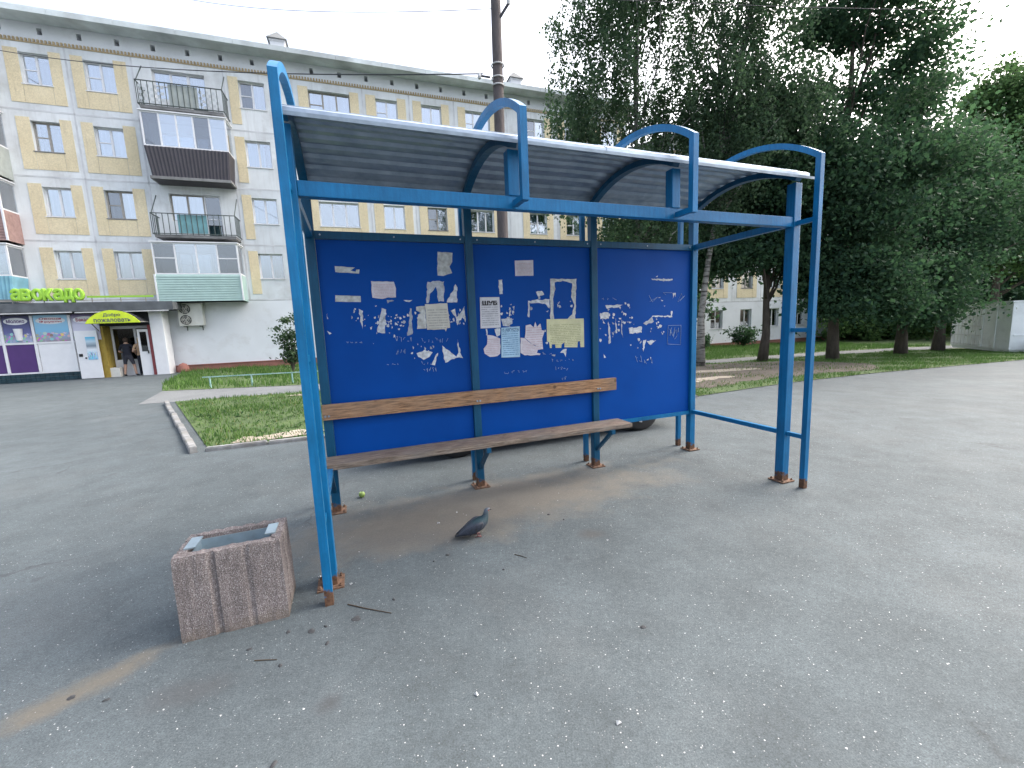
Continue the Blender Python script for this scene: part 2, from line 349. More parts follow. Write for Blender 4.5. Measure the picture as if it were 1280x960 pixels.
M['hair_brown'] = pmat('hair_brown', (.05, .032, .022), .8)
M['hair_blond'] = pmat('hair_blond', (.42, .28, .13), .8)
M['shoe'] = pmat('shoe', (.05, .05, .055), .8)
M['wire'] = pmat('wire', (.04, .042, .05), .7)
M['ceramic'] = pmat('ceramic', (.55, .55, .55), .4)
M['chip'] = pmat('chip', (.42, .43, .43), .8, 0, .3, 3)
M['twig'] = pmat('twig', (.06, .045, .032), .9)
M['spot'] = pmat('spot', (.04, .042, .045), .9, 0, .4, 60)

# ------------------------------------------------------------------ helpers: meshes
class MB:
    def __init__(s): s.v = []; s.f = []
    def add(s, vs, fs):
        o = len(s.v); s.v += [tuple(map(float, p)) for p in vs]; s.f += [tuple(i+o for i in f) for f in fs]; return s
    def box(s, x0, x1, y0, y1, z0, z1):
        return s.add([(x0,y0,z0),(x1,y0,z0),(x1,y1,z0),(x0,y1,z0),(x0,y0,z1),(x1,y0,z1),(x1,y1,z1),(x0,y1,z1)],
                     [(0,3,2,1),(4,5,6,7),(0,1,5,4),(1,2,6,5),(2,3,7,6),(3,0,4,7)])
    def bar(s, a, b, w, h=None, up=(0,0,1)):
        a, b = Vector(a), Vector(b); h = h or w; d = (b-a).normalized(); u = Vector(up)
        if abs(d.dot(u)) > .99: u = Vector((0, 1, 0))
        r = d.cross(u).normalized(); u = r.cross(d)
        q = [(-w/2,-h/2),(w/2,-h/2),(w/2,h/2),(-w/2,h/2)]
        return s.add([p+r*i+u*j for p in (a, b) for i, j in q], [(0,1,2,3),(7,6,5,4),(0,4,5,1),(1,5,6,2),(2,6,7,3),(3,7,4,0)])
    def tube(s, pts, rad, n=8, caps=True):
        pts = [Vector(p) for p in pts]; k = len(pts); rads = rad if hasattr(rad, '__len__') else [rad]*k
        vs, fs = [], []; ref = None
        for i, p in enumerate(pts):
            d = (pts[min(i+1, k-1)]-pts[max(i-1, 0)]).normalized()
            if ref is None: ref = d.orthogonal().normalized()
            ref = (ref-d*ref.dot(d)).normalized(); b = d.cross(ref)
            for j in range(n):
                a = 2*math.pi*j/n; vs.append(p+(ref*math.cos(a)+b*math.sin(a))*rads[i])
        for i in range(k-1):
            for j in range(n): fs.append((i*n+j, i*n+(j+1)%n, (i+1)*n+(j+1)%n, (i+1)*n+j))
        if caps: fs += [tuple(range(n-1, -1, -1)), tuple((k-1)*n+j for j in range(n))]
        return s.add(vs, fs)
    def prism(s, poly, axis, a0, a1):
        # poly in the other two axes
        n = len(poly)
        def P(p, a): return (a, *p) if axis == 0 else ((p[0], a, p[1]) if axis == 1 else (*p, a))
        vs = [P(p, a0) for p in poly]+[P(p, a1) for p in poly]
        return s.add(vs, [tuple(range(n)), tuple(range(2*n-1, n-1, -1))]+[((j+1)%n, j, n+j, n+(j+1)%n) for j in range(n)])
    def mesh(s, name):
        me = bpy.data.meshes.new(name); me.from_pydata(s.v, [], s.f)
        bm = bmesh.new(); bm.from_mesh(me); bmesh.ops.recalc_face_normals(bm, faces=bm.faces); bm.to_mesh(me); bm.free(); return me
    def build(s, name, mat, parent=None, smooth=False, bevel=0):
        me = s.mesh(name)
        if bevel:
            bm = bmesh.new(); bm.from_mesh(me)
            bmesh.ops.bevel(bm, geom=[e for e in bm.edges if e.calc_face_angle(0) > .6], offset=bevel, segments=2, affect='EDGES', profile=.7)
            bm.to_mesh(me); bm.free()
        return link(name, me, mat, parent, smooth)
def link(name, me, mat, parent=None, smooth=False):
    o = bpy.data.objects.new(name, me); C.objects.link(o); o.parent = parent
    if mat is not None and not me.materials: me.materials.append(M[mat] if isinstance(mat, str) else mat)
    if smooth: me.polygons.foreach_set('use_smooth', [True]*len(me.polygons))
    return o
def tag(o, label, cat, group=None):
    o['label'] = label; o['category'] = cat
    if group: o['group'] = group
    return o
def thing(name, label, cat, loc=(0, 0, 0), rz=0, group=None):
    o = bpy.data.objects.new(name, None); C.objects.link(o); o.location = loc; o.rotation_euler = (0, 0, rz); o.empty_display_size = .2
    return tag(o, label, cat, group)
def struct(o): o['kind'] = 'structure'; return o
def raw_mesh(name, verts, faces_per):
    # verts (n,k,3) independent k-gons
    n, k, _ = verts.shape; me = bpy.data.meshes.new(name)
    me.vertices.add(n*k); me.vertices.foreach_set('co', verts.reshape(-1).astype(np.float32))
    me.loops.add(n*k); me.loops.foreach_set('vertex_index', np.arange(n*k, dtype=np.int32))
    me.polygons.add(n); me.polygons.foreach_set('loop_start', np.arange(0, n*k, k, dtype=np.int32))
    try: me.polygons.foreach_set('loop_total', np.full(n, k, dtype=np.int32))
    except Exception: pass
    me.update(calc_edges=True); return me
def text_mesh(txt, size, depth=.002, bold=0, align='CENTER', bev=0):
    cu = bpy.data.curves.new('t', 'FONT'); cu.body = txt; cu.size = size; cu.extrude = depth; cu.offset = bold; cu.bevel_depth = bev; cu.bevel_resolution = 1; cu.align_x = align; cu.align_y = 'BOTTOM_BASELINE'; cu.resolution_u = 3
    o = bpy.data.objects.new('t', cu); C.objects.link(o)
    bpy.context.view_layer.update(); dg = bpy.context.evaluated_depsgraph_get()
    me = bpy.data.meshes.new_from_object(o.evaluated_get(dg)); bpy.data.objects.remove(o); bpy.data.curves.remove(cu); me.materials.clear()
    R = Matrix.Rotation(math.pi/2, 4, 'X'); me.transform(R); return me     # stands in XZ, faces -Y
def fit_text(me, x0, x1, z0, z1, y):
    co = np.empty(len(me.vertices)*3); me.vertices.foreach_get('co', co); co = co.reshape(-1, 3)
    lo, hi = co.min(0), co.max(0)
    co[:, 0] = x0+(co[:, 0]-lo[0])/(hi[0]-lo[0])*(x1-x0); co[:, 2] = z0+(co[:, 2]-lo[2])/(hi[2]-lo[2])*(z1-z0); co[:, 1] = y+(co[:, 1]-lo[1])
    me.vertices.foreach_set('co', co.reshape(-1)); me.update(); return me

# ================================================================== SETTING
def axis_grid(lo, hi, fine, n):
    a = np.linspace(-1, 1, n); return np.sort(np.concatenate([np.linspace(lo, hi, 60), np.sign(a)*(np.abs(a)**3)*260+fine]))
xs = axis_grid(-25, 35, 0, 40); ys = axis_grid(-3, 42, 10, 40)
X, Y = np.meshgrid(xs, ys); V = np.stack([X, Y, gz(X, Y)], -1).reshape(-1, 3); nx = len(xs)
fs = [(j*nx+i, j*nx+i+1, (j+1)*nx+i+1, (j+1)*nx+i) for j in range(len(ys)-1) for i in range(nx-1)]
me = bpy.data.meshes.new('asphalt'); me.from_pydata([tuple(v) for v in V], [], fs); struct(link('asphalt_ground', me, 'asphalt', None, True))

def sheet(name, poly, mat, dz, ragged=0, edge=1.2):
    if ragged:
        out = []
        for a, b in zip(poly, poly[1:]+poly[:1]):
            n = max(1, int(math.dist(a, b)/.25))
            for k in range(n):
                f = k/n; out.append((a[0]+(b[0]-a[0])*f+random.gauss(0, ragged), a[1]+(b[1]-a[1])*f+random.gauss(0, ragged)))
        poly = out
    bm = bmesh.new(); f = bm.faces.new([bm.verts.new((*p, 0)) for p in poly]); bmesh.ops.triangulate(bm, faces=[f])
    for _ in range(6):
        es = [e for e in bm.edges if e.calc_length() > edge]
        if not es: break
        bmesh.ops.subdivide_edges(bm, edges=es, cuts=1); bmesh.ops.triangulate(bm, faces=bm.faces[:])
    for v in bm.verts: v.co.z = float(gz(v.co.x, v.co.y))+dz
    for f in bm.faces:
        if f.normal.z < 0: f.normal_flip()
    me = bpy.data.meshes.new(name); bm.to_mesh(me); bm.free(); return struct(link(name, me, mat))
LAWN1 = [(-4.2, 5.62), (3.69, 8.31), (7.08, 10.19), (10.38, 11.72), (18.13, 14.73), (34, 21), (34, 26.5), (22.9, 22.6), (18.85, 21.36), (12.89, 18.64), (7.53, 16.32), (-5.71, 11.19), (-8.45, 10.4)]
LAWN2 = [(-12.6, 15.1), (-10.7, 12.75), (-6.57, 12.85), (8.56, 18.3), (15.42, 21.8), (21.55, 24.2), (34, 28.5), (40, 44), (20, 36), (0, 26.5), (-16.2, 20.8)]
PATH = [(-10.7, 12.75), (-9.2, 10.2), (-5.71, 11.1), (7.53, 16.2), (12.89, 18.5), (18.85, 21.2), (22.9, 22.4), (34, 26.2), (34, 28.8), (21.55, 24.4), (15.42, 22.0), (8.56, 18.5), (-6.57, 12.95)]
DIRT = [(2.6, 8.6), (4.6, 9.5), (6.6, 10.8), (8.4, 11.6), (11.2, 12.75), (12.6, 14.6), (11, 16.6), (8.4, 16.2), (5, 14.6), (1.5, 12.6), (-1, 11.0), (0, 9)]
sheet('path', PATH, 'path', .006)
sheet('lawn', LAWN1, 'lawn', .013); sheet('lawn', LAWN2, 'lawn', .015)
sheet('dirt', DIRT, 'dirt', .021, .09)
sheet('sand_patch', [(-4.0, 5.85), (-3.3, 6.1), (-2.9, 6.5), (-3.4, 6.55), (-3.75, 6.25), (-4.15, 6.2)], 'sand', .026, .05)
sheet('sand_patch', [(-5.7, 10.4), (-5.3, 10.5), (-5.2, 10.8), (-5.6, 10.75)], 'sand', .026, .05)
sheet('sand_patch', [(5.2, 12.5), (6.6, 12.9), (8.1, 13.4), (8, 13.9), (6.4, 13.5), (5.2, 13.1)], 'sand', .028, .06)
sheet('sand_patch', [(4.6, 10.5), (5.4, 10.9), (6.3, 11.5), (5.8, 11.7), (4.8, 11.1)], 'sand', .028, .06)
# kerb stones
def kerb(p, q, label, h=.085, w=.09, L=.75):
    k = bpy.data.objects.new('kerb', None); C.objects.link(k); k.location = (*p, 0); struct(k); k['label'] = label
    d = (Vector(q)-Vector(p)); n = max(1, round(d.length/L)); a = math.atan2(d.y, d.x); k.rotation_euler = (0, 0, a); me = None; st = d.length/n
    for i in range(n):
        mb = MB().box(0, st-.018, 0, w, -.1, h)
        if me is None: me = mb.mesh('kerb_stone'); bm = bmesh.new(); bm.from_mesh(me); bmesh.ops.bevel(bm, geom=bm.edges[:], offset=.012, segments=2, affect='EDGES'); bm.to_mesh(me); bm.free()
        o = link('kerb_stone', me, 'kerb', k); x = p[0]+d.x*(i+.5)/n; y = p[1]+d.y*(i+.5)/n
        o.location = (i*st, random.uniform(-.008, .008), float(gz(x, y))+random.uniform(-.012, .006)); o.rotation_euler = (random.uniform(-.02, .02), 0, random.uniform(-.012, .012))
kerb((-4.28, 5.52), (-8.4, 10.15), 'pale concrete kerb along the left side of the lawn')
kerb((-4.19, 5.53), (3.69, 8.22), 'low dark kerb between lawn and asphalt', h=.05)

def inside(px, py, poly):
    c = np.zeros(len(px), bool); n = len(poly)
    for i in range(n):
        (x0, y0), (x1, y1) = poly[i], poly[i-1]
        c ^= ((y0 > py) != (y1 > py)) & (px < (x1-x0)*(py-y0)/(y1-y0+1e-12)+x0)
    return c
def blades(name, poly, n, hmin, hmax, w, mat, dz, avoid=(), clip=None, thin=None):
    P = np.array(poly); lo, hi = P.min(0), P.max(0)
    if clip: lo, hi = np.maximum(lo, clip[0]), np.minimum(hi, clip[1])
    p = rng.uniform(lo, hi, (n*3, 2)); k = inside(p[:, 0], p[:, 1], poly)
    for a in avoid: k &= ~(inside(p[:, 0], p[:, 1], a) & (rng.random(len(p)) > .12))
    # uneven cover: clumps and bare spots
    q = np.sin(p[:, 0]*.9+p[:, 1]*1.3)*.6+np.sin(p[:, 0]*2.1+np.sin(p[:, 1]*1.7)*2)+np.sin(p[:, 1]*2.9+p[:, 0]*.8)+np.sin(p[:, 0]*6.3)*np.sin(p[:, 1]*5.7)
    k &= rng.random(len(p)) < np.clip(.62+.22*q, .12, 1)
    p = p[k][:n]; n = len(p); q = q[k][:n]
    h = rng.uniform(hmin, hmax, n)*np.clip(1+.2*q, .5, 1.6); a = rng.uniform(0, 2*np.pi, n); lean = rng.uniform(0, .7, n)*h; b = rng.uniform(0, 2*np.pi, n)
    z = gz(p[:, 0], p[:, 1])+dz; ww = w*rng.uniform(.6, 1.4, n)
    v = np.empty((n, 3, 3)); dx, dy = np.cos(a)*ww, np.sin(a)*ww
    v[:, 0] = np.stack([p[:, 0]-dx, p[:, 1]-dy, z-.01], 1); v[:, 1] = np.stack([p[:, 0]+dx, p[:, 1]+dy, z-.01], 1)
    v[:, 2] = np.stack([p[:, 0]+np.cos(b)*lean, p[:, 1]+np.sin(b)*lean, z+h], 1)
    o = link(name, raw_mesh(name, v, 3), mat); o['kind'] = 'stuff'; return tag(o, {'grass': 'short green grass over the lawn', 'tall_grass': 'longer grass in front of the apartment block', 'dry_grass': 'dry straw coloured grass tufts'}[name], 'grass')
blades('grass', LAWN1, 90000, .03, .085, .009, 'grass', .013, [DIRT], ((-9, 5), (24, 22)))
blades('tall_grass', LAWN2, 60000, .06, .2, .014, 'grass', .015, [], ((-17, 12.5), (26, 36)))
wp = rng.uniform((-8.4, 5.6), (3, 10.5), (900, 2)); wp = wp[inside(wp[:, 0], wp[:, 1], LAWN1)]; wp = np.concatenate([wp, wp[:60]+rng.normal(0, .1, (60, 2))])
wd = rng.normal(0, 1, (len(wp)*5, 3)); wd[:, 2] = np.abs(wd[:, 2])*.35; wd /= np.linalg.norm(wd, axis=1)[:, None]; wc = np.repeat(np.column_stack([wp, gz(wp[:, 0], wp[:, 1])+.02]), 5, 0); ws = rng.uniform(.03, .1, (len(wc), 1)); we = np.cross(wd, (0, 0, 1)); we /= np.linalg.norm(we, axis=1)[:, None]
wo = link('lawn_weeds', raw_mesh('lawn_weeds', np.stack([wc, wc+wd*ws*.5+we*ws*.25, wc+wd*ws, wc+wd*ws*.5-we*ws*.25], 1), 4), 'leaf_pale'); wo['kind'] = 'stuff'; tag(wo, 'broad leaved weeds dotted through the short lawn', 'weeds')
blades('dry_grass', LAWN1, 6000, .02, .06, .012, 'grass_dry', .013, [], ((-9, 5), (18, 18)))

# ================================================================== APARTMENT BLOCKS
WIN_CACHE = {}
def window(parent, u0, u1, z0, z1, panes, seed, style='pvc', y=.16, sill=True):
    """frame mesh; panes, curtain and sill as children (local frame of the wall, y into the wall)"""
    r = random.Random(seed); w, h = u1-u0, z1-z0; key = (round(w, 3), round(h, 3), panes, style, r.random() < .5)
    n = panes; vent = key[4]
    if key not in WIN_CACHE:
        t = .055; f = MB()
        f.box(0, w, 0, .06, 0, t).box(0, w, 0, .06, h-t, h).box(0, t, .001, .061, t, h-t).box(w-t, w, .001, .061, t, h-t)
        cuts = [w*k/n for k in range(n+1)]
        for k in range(1, n): f.box(cuts[k]-.04, cuts[k]+.04, -.002, .062, t, h-t)
        if vent: f.box(cuts[0]+t, cuts[1]-.04, .004, .058, h*.5-.02, h*.5+.02)
        g = [MB().box(cuts[k]+.04, cuts[k+1]-.04, .026, .034, t-.005, h-t+.005).mesh('pane') for k in range(n)]
        WIN_CACHE[key] = (f.mesh('window'), g, MB().box(0, w, 0, .012, 0, h).mesh('curtain'), MB().box(-.04, w+.04, -.2, .02, -.035, 0).mesh('sill'))
    fm, gm, cm, sm = WIN_CACHE[key]
    o = link('window', fm if fm.users == 0 else fm.copy(), style, parent); o.location = (u0, y, z0)
    for k, g in enumerate(gm):
        p = link('pane', g.copy(), 'net' if (vent and k == 0 and r.random() < .6) else 'glass', o)
    if r.random() < .86:
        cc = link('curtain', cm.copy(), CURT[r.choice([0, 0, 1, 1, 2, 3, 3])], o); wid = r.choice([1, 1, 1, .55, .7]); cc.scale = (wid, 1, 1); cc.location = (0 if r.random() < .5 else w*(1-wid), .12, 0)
    if sill: link('sill', sm.copy(), 'pvc' if style == 'pvc' else 'slab', o)
    return o
def wall_panel(parent, b0, b1, z0, z1, holes, mat, depth=.6, name='wall_panel'):
    """precast panel as boxes around its openings"""
    g = .006; mb = MB(); us = sorted({b0+g, b1-g, *[k for h in holes for k in h[:2]]})
    for a, b in zip(us, us[1:]):
        zs = [z0+g]
        for h in sorted(holes, key=lambda h: h[2]):
            if h[0] <= (a+b)/2 <= h[1]: zs += [h[2], h[3]]
        zs.append(z1-g)
        for k in range(0, len(zs), 2): mb.box(a, b, 0, depth, zs[k], zs[k+1])
    return mb.build(name, mat, parent)
FH = 2.7
def apartment(root, bays, z_top, rows, ground_z, ground_mat, g_holes, u0, u1, ground_cols=()):
    """bays: (left, right, win0, win1, panes, yellow_left, yellow_right, yellow_under)"""
    seal = MB(); z4b = z_top-(rows-1)*FH-1.24-.76-.29
    for k in range(rows):
        zt = z_top-k*FH; zb = zt-1.24; ztop = zt+.12+.29; zbot = zb-.76-.29
        for j, (b0, b1, w0, w1, n, yl, yr, yu) in enumerate(bays):
            hole = [(w0, w1, zb, zt)] if n else []
            if n == 9: hole = [(w0, w0+1.35, zb, zt), (w0+1.35, w1, zbot+.12, zt)]
            wall_panel(root, b0, b1, zbot, ztop, hole, 'conc_white')
            if n == 9:
                window(root, w0, w0+1.35, zb, zt, 2, k*31+j+5, 'pvc' if k != 2 else 'frame_old', sill=False); window(root, w0+1.35, w1, zbot+.12, zt, 1, k*17+j+3, 'pvc', sill=False)
            elif n:
                st = 'frame_old' if (k*7+j*3) % 5 == 2 else 'pvc'
                window(root, w0, w1, zb, zt, n, k*53+j*7+1, st)
            y0, y1 = zb-.76, zt+.12
            if yl: MB().box(w0-yl, w0-.004, -.02, 0-.0015, y0, y1).build('pebble_field', 'pebble', root)
            if yr: MB().box(w1+.004, w1+yr, -.02, -.0015, y0, y1).build('pebble_field', 'pebble', root)
            if yu: MB().box(w0+.012, w1-.012, -.016, -.0015, y0, zb-.05).build('pebble_field', 'pebble', root)
            seal.box(b0-.035, b0+.035, -.008, -.001, zbot+.04, ztop-.04)
            seal.box(b0-.03, b1+.03, -.0065, -.001, zbot-.035, zbot+.035)
    seal.build('joint_seal', 'joint', root)
    # ground storey
    zg = z_top-(rows-1)*FH-1.24-.76-.29
    MB().box(u0, u1, -.03, .0, ground_z-1.0, ground_z+.32).box(u0, u1, -.06, 0, ground_z+.28, ground_z+.321).build('plinth', 'plinth', root)
    wall_panel(root, u0, u1, ground_z-.5, zg-.04, g_holes, ground_mat, name='ground_storey_wall')
    for q, h in enumerate(g_holes): window(root, *h, 2, 400+q, 'pvc')
    MB().box(u0, u1, .6, 11, ground_z-1, z_top+.4).build('wall', 'room_shade', root)
    # attic wall with air vents, saw-tooth brick course, overhanging roof
    za = z_top+.41
    vents = []; u = u0+.7
    while u < u1-.4: vents.append((u, u+.17, za+.34, za+.6)); u += 1.31
    wall_panel(root, u0, u1, za, za+.78, vents, 'wall_paint', name='attic_wall')
    dc = MB(); u = u0
    while u < u1: dc.box(u, u+.065, -.05, 0-.001, za+.02, za+.13); u += .13
    dc.box(u0, u1, -.03, -.001, za-.03, za+.019)
    dc.build('dentil_course', 'brick', root)['kind'] = 'stuff'
    rf = MB().prism([(-.75, za+.80), (-.75, za+.93), (5.6, za+2.2), (12, za+.93), (12, za+.78), (.0, za+.782)], 0, u0-.4, u1+.4).build('roof', 'roof', root)
    sf = MB(); u = u0-.4
    while u < u1+.4: sf.box(u+.006, min(u+2.2, u1+.4)-.006, -.79, -.755, za+.74, za+.96); u += 2.2
    sf.box(u0-.4, u1+.4, -.74, -.02, za+.755, za+.778)
    sf.build('fascia', 'fascia', rf)
    return za, rf

bp_loc = (BP.x, BP.y, 0)
blk = thing('apartment_building', 'five storey apartment block with yellow pebble panels, white bands and a grocery below', 'building', bp_loc, BY)
BAYS = [(a, a+2.9, a+.9, a+2.05, 2, .45, .43, 1) for a in (-37, -34.1, -31.2, -28.3)]+[(-25.4, -22.35, -24.9, -22.8, 9, 0, 0, 0),
        (-22.35, -19.77, -21.33, -20.34, 2, .46, .40, 1), (-19.77, -17.45, -19.19, -18.12, 2, .42, .46, 1), (-17.45, -13.92, -16.75, -14.7, 9, 0, 0, 0),
        (-13.92, -11.0, -13.33, -12.22, 2, .42, 0, 0), (-11.0, -7.66, -10.27, -8.3, 3, .46, .44, 1), (-7.66, -5.26, -7.01, -5.9, 2, .5, .45, 1),
        (-5.26, -2.8, -4.62, -3.52, 2, .46, .43, 1), (-2.8, .35, -2.15, -.7, 3, .43, .4, 1), (.35, 3.5, 1.61, 2.75, 2, .45, .43, 1),
        (3.5, 6.1, 4.1, 5.25, 2, .45, .43, 1), (6.1, 8.6, 6.7, 7.85, 2, .45, .43, 1)]
za, rf = apartment(blk, BAYS, 13.83, 4, 0, 'wall_paint', [], -37, 8.6)
for cu, cz in ((-11.45, .95), (1.1, .95)):
    MB().box(cu-.32, cu+.32, .2, .9, za+.8, za+1.75).box(cu-.36, cu+.36, .16, .94, za+1.72, za+1.8).build('chimney', 'wall_paint', rf)
    MB().add([(cu-.45, .07, za+1.801), (cu+.45, .07, za+1.801), (cu+.45, 1.03, za+1.801), (cu-.45, 1.03, za+1.801), (cu, .55, za+2.35)], [(0, 3, 2, 1), (0, 1, 4), (1, 2, 4), (2, 3, 4), (3, 0, 4)]).build('chimney_cap', 'roof', rf)
b2 = thing('apartment_building', 'white ground floor block half hidden behind the trees and the shelter post', 'building', (BP.x-1.6*math.sin(BY), BP.y+1.6*math.cos(BY), 0), BY)
B2 = []; gh = []
for k in range(8):
    c0 = 15.6+k*3.05-.6
    B2.append((c0-1.52, c0+1.53, c0-.6, c0+.62, 2, .45, .45, 1)); gh.append((c0-.6+.0, c0+.62, .72, 2.2))
B2b = [(c-1.0, d-1.0+1.0, *r) for c, d, *r in B2]
apartment(b2, B2, 5.13+3*FH, 4, -.75, 'wall_paint', gh, B2[0][0], B2[-1][1])

# ---- balconies
def balcony(parent, u0, u1, kind, zs, mats):
    """zs: (floor underside, parapet top, glazing top)"""
    zb, zp, zg = zs; y0 = -.92
    bal = MB().box(u0+.05, u1-.05, y0+.02, -.001, zb, zb+.12).build('balcony', 'slab', parent)
    if kind == 'open':
        r = MB(); n = 15
        for k in range(n+1): u = u0+(u1-u0)*k/n; r.bar((u, y0, zb+.12), (u, y0, zp), .025)
        for k in range(1, 5):
            for u in (u0, u1): y = y0*(1-k/5); r.bar((u, y, zb+.12), (u, y, zp), .025)
        for z in (zb+.16, zp): r.bar((u0, y0, z), (u1, y0, z), .05, .03); r.bar((u0, y0, z), (u0, 0, z), .04, .03); r.bar((u1, y0, z), (u1, 0, z), .04, .03)
        r.build('railing', 'rail', bal)
        a, b, mt = mats; MB().box(u0+(u1-u0)*a, u0+(u1-u0)*b, y0+.03, y0+.04, zb+.2, zp-.03).build('screen_sheet', mt, bal)
        if mt == 'sheet_grey':
            d = MB()
            for ua, ub in ((.03, a-.02), (b+.01, .97)):
                n = int((ub-ua)*(u1-u0)/.13)
                for i in range(n):
                    for j in range(6):
                        if (i+j) % 2: d.box(u0+(u1-u0)*ua+i*.13, u0+(u1-u0)*ua+i*.13+.12, y0+.05, y0+.058, zb+.2+j*.13, zb+.32+j*.13)
            d.build('screen_lattice', 'conc_white', bal)['kind'] = 'stuff'
        for u in (u0+.02, u1-.02):
            MB().bar((u, y0+.05, zp), (u, -.05, zp+1.0), .03).build('clothes_bracket', 'rail', bal)
    else:
        cm, horiz = mats; c = MB(); yb = y0-.02
        # flared apron with pressed ribs
        n = 22 if not horiz else 1
        if not horiz:
            for k in range(n):
                a, b = u0+(u1-u0)*k/n, u0+(u1-u0)*(k+1)/n; m_ = (a+b)/2; in_ = lambda u: u0+.13+(u-u0)*(1-.26/(u1-u0))
                c.add([(a, yb, zp), (m_, yb-.025, zp), (b, yb, zp), (in_(b), yb+.1, zb), (in_(m_), yb+.075, zb), (in_(a), yb+.1, zb)], [(0, 1, 4, 5), (1, 2, 3, 4)])
            c.add([(u1, yb, zp), (u1, -.0, zp), (u1-.13, 0, zb), (u1-.13, yb+.1, zb)], [(0, 1, 2, 3)]); c.add([(u0, yb, zp), (u0, 0, zp), (u0+.13, 0, zb), (u0+.13, yb+.1, zb)], [(0, 1, 2, 3)])
            c.box(u0+.14, u1-.14, yb+.12, -.01, zb-.015, zb-.002)
            c.build('apron', cm, bal)
        else:
            nb = 11; hgt = (zp-zb)/nb
            pl = None
            for k in range(nb):
                z = zb+k*hgt
                m_ = MB().add([(u0, yb-.03, z), (u1, yb-.03, z), (u1, yb, z+hgt), (u0, yb, z+hgt), (u1, 0, z), (u1, 0, z+hgt), (u0, 0, z), (u0, 0, z+hgt)], [(0, 1, 2, 3), (1, 4, 5, 2), (6, 0, 3, 7), (0, 6, 4, 1)])
                m_.build('siding_board', cm, bal)
            [MB().bar((u, yb-.02, zb), (u, yb-.02, zp), .06).build('corner_trim', 'pvc', bal) for u in (u0-.01, u1+.01)]
        f = MB(); t = .06; f.box(u0, u1, y0, y0+t, zp, zp+t).box(u0, u1, y0, y0+t, zg-t, zg); nn = 5 if not horiz else 4
        for k in range(nn+1): u = u0+(u1-u0-t)*k/nn; f.box(u, u+t, y0+.002, y0+t-.002, zp+t, zg-t)
        for u in (u0, u1-t): f.box(u+.001, u+t-.001, y0+t, -.005, zp, zp+t).box(u+.001, u+t-.001, y0+t, -.005, zg-t, zg)
        if horiz:
            for k in (0, 3): u = u0+(u1-u0-t)*k/nn; f.box(u+t, u+(u1-u0)/nn-.02, y0+.004, y0+t-.004, (zp+zg)/2, (zp+zg)/2+.045)
        fr = f.build('glazing_frame', 'pvc', bal)
        for k in range(nn): u = u0+(u1-u0-t)*k/nn; MB().box(u+t, u+(u1-u0-t)/nn, y0+.025, y0+.033, zp+t, zg-t).build('pane', 'glass' if k not in (0, 3) else 'net', bal)
        for u in (u0+.02, u1-.03): MB().box(u, u+.008, y0+t, -.01, zp+t, zg-t).build('pane', 'glass', bal)
        MB().box(u0-.05, u1+.05, y0-.06, -.001, zg, zg+.05).build('balcony_roof', 'pvc', bal)
    return bal
balcony(blk, -17.1, -13.85, 'open', (11.76, 12.86, 0), (.36, .7, 'sheet_grey'))
balcony(blk, -17.1, -13.85, 'glazed', (8.8, 10.16, 11.62), ('brown_clad', False))
balcony(blk, -17.25, -13.95, 'open', (6.25, 7.3, 0), (.3, .65, 'sheet_teal'))
balcony(blk, -17.4, -14.0, 'glazed', (3.35, 4.58, 6.02), ('green_siding', True))
balcony(blk, -25.2, -22.2, 'glazed', (11.5, 12.8, 14.2), ('sheet_grey', False))
balcony(blk, -25.2, -22.2, 'glazed', (8.6, 9.85, 11.3), ('sheet_grey', True))
balcony(blk, -25.2, -22.25, 'glazed', (5.95, 7.2, 8.45), ('red_siding', True))
balcony(blk, -25.3, -22.35, 'glazed', (3.42, 4.5, 5.8), ('blue_siding', False))

# ---- shop front at the foot of the block
shop = thing('storefront', 'shop front built onto the block with dark canopy, purple panels and white corner pillar', 'shop front', bp_loc, BY)
MB().box(-26, -20.62, -.98, -.001, -.3, 2.82).build('wall', 'pvc', shop)
for a, b, mt, nm in ((-24.6, -23.02, 'purple', 'panel'), (-22.92, -22.02, 'purple', 'panel'), (-21.88, -20.64, 'pvc', 'panel')):
    MB().box(a, b, -1.02, -.982, .43, 1.62).build(nm, mt, shop, bevel=.006)
fr = MB()
for u in (-22.97, -21.95, -20.7): fr.box(u-.045, u+.045, -1.05, -.983, .42, 2.84)
fr.box(-26, -20.62, -1.04, -.984, 1.63, 1.71); fr.box(-26, -20.62, -1.035, -.985, .36, .424); fr.build('frame', 'pvc', shop)
ti = MB(); u = -26
while u < -20.7:
    for j in range(4): ti.box(u, u+.15, -1.02, -.992, -.28+j*.16, -.13+j*.16)
    u += .16
ti.build('tile_base', 'tile', shop)['kind'] = 'stuff'
MB().box(-26, -20.63, -.992, -.981, -.3, .36).build('tile_bed', 'grout', shop)
MB().box(-26, -16.72, -1.42, -.001, 2.98, 3.30).box(-26, -16.72, -1.46, -1.421, 2.95, 3.33).build('canopy', 'canopy', shop)
for a, b in ((-23.6, -20.35), (-20.25, -16.9)): MB().bar((a, -1.44, 2.9), (b, -1.44, 2.92), .05, .045).build('light_tube', 'ceramic', shop)
MB().box(-17.86, -17.36, -1.0, -.3, -.3, 2.96).build('pillar', 'pvc', shop, bevel=.02)
MB().box(-19.75, -17.87, -.96, -.3, 2.32, 2.97).build('lintel', 'dark', shop)
MB().box(-17.98, -17.87, -.99, -.1, -.1, 2.31).build('door_jamb', 'maroon', shop)
MB().box(-19.85, -19.62, -.97, -.1, -.1, 2.31).build('side_wall', 'yellow_wall', shop)
MB().box(-20.3, -17.3, -1.35, 0, -.3, -.02).build('step', 'slab', shop)
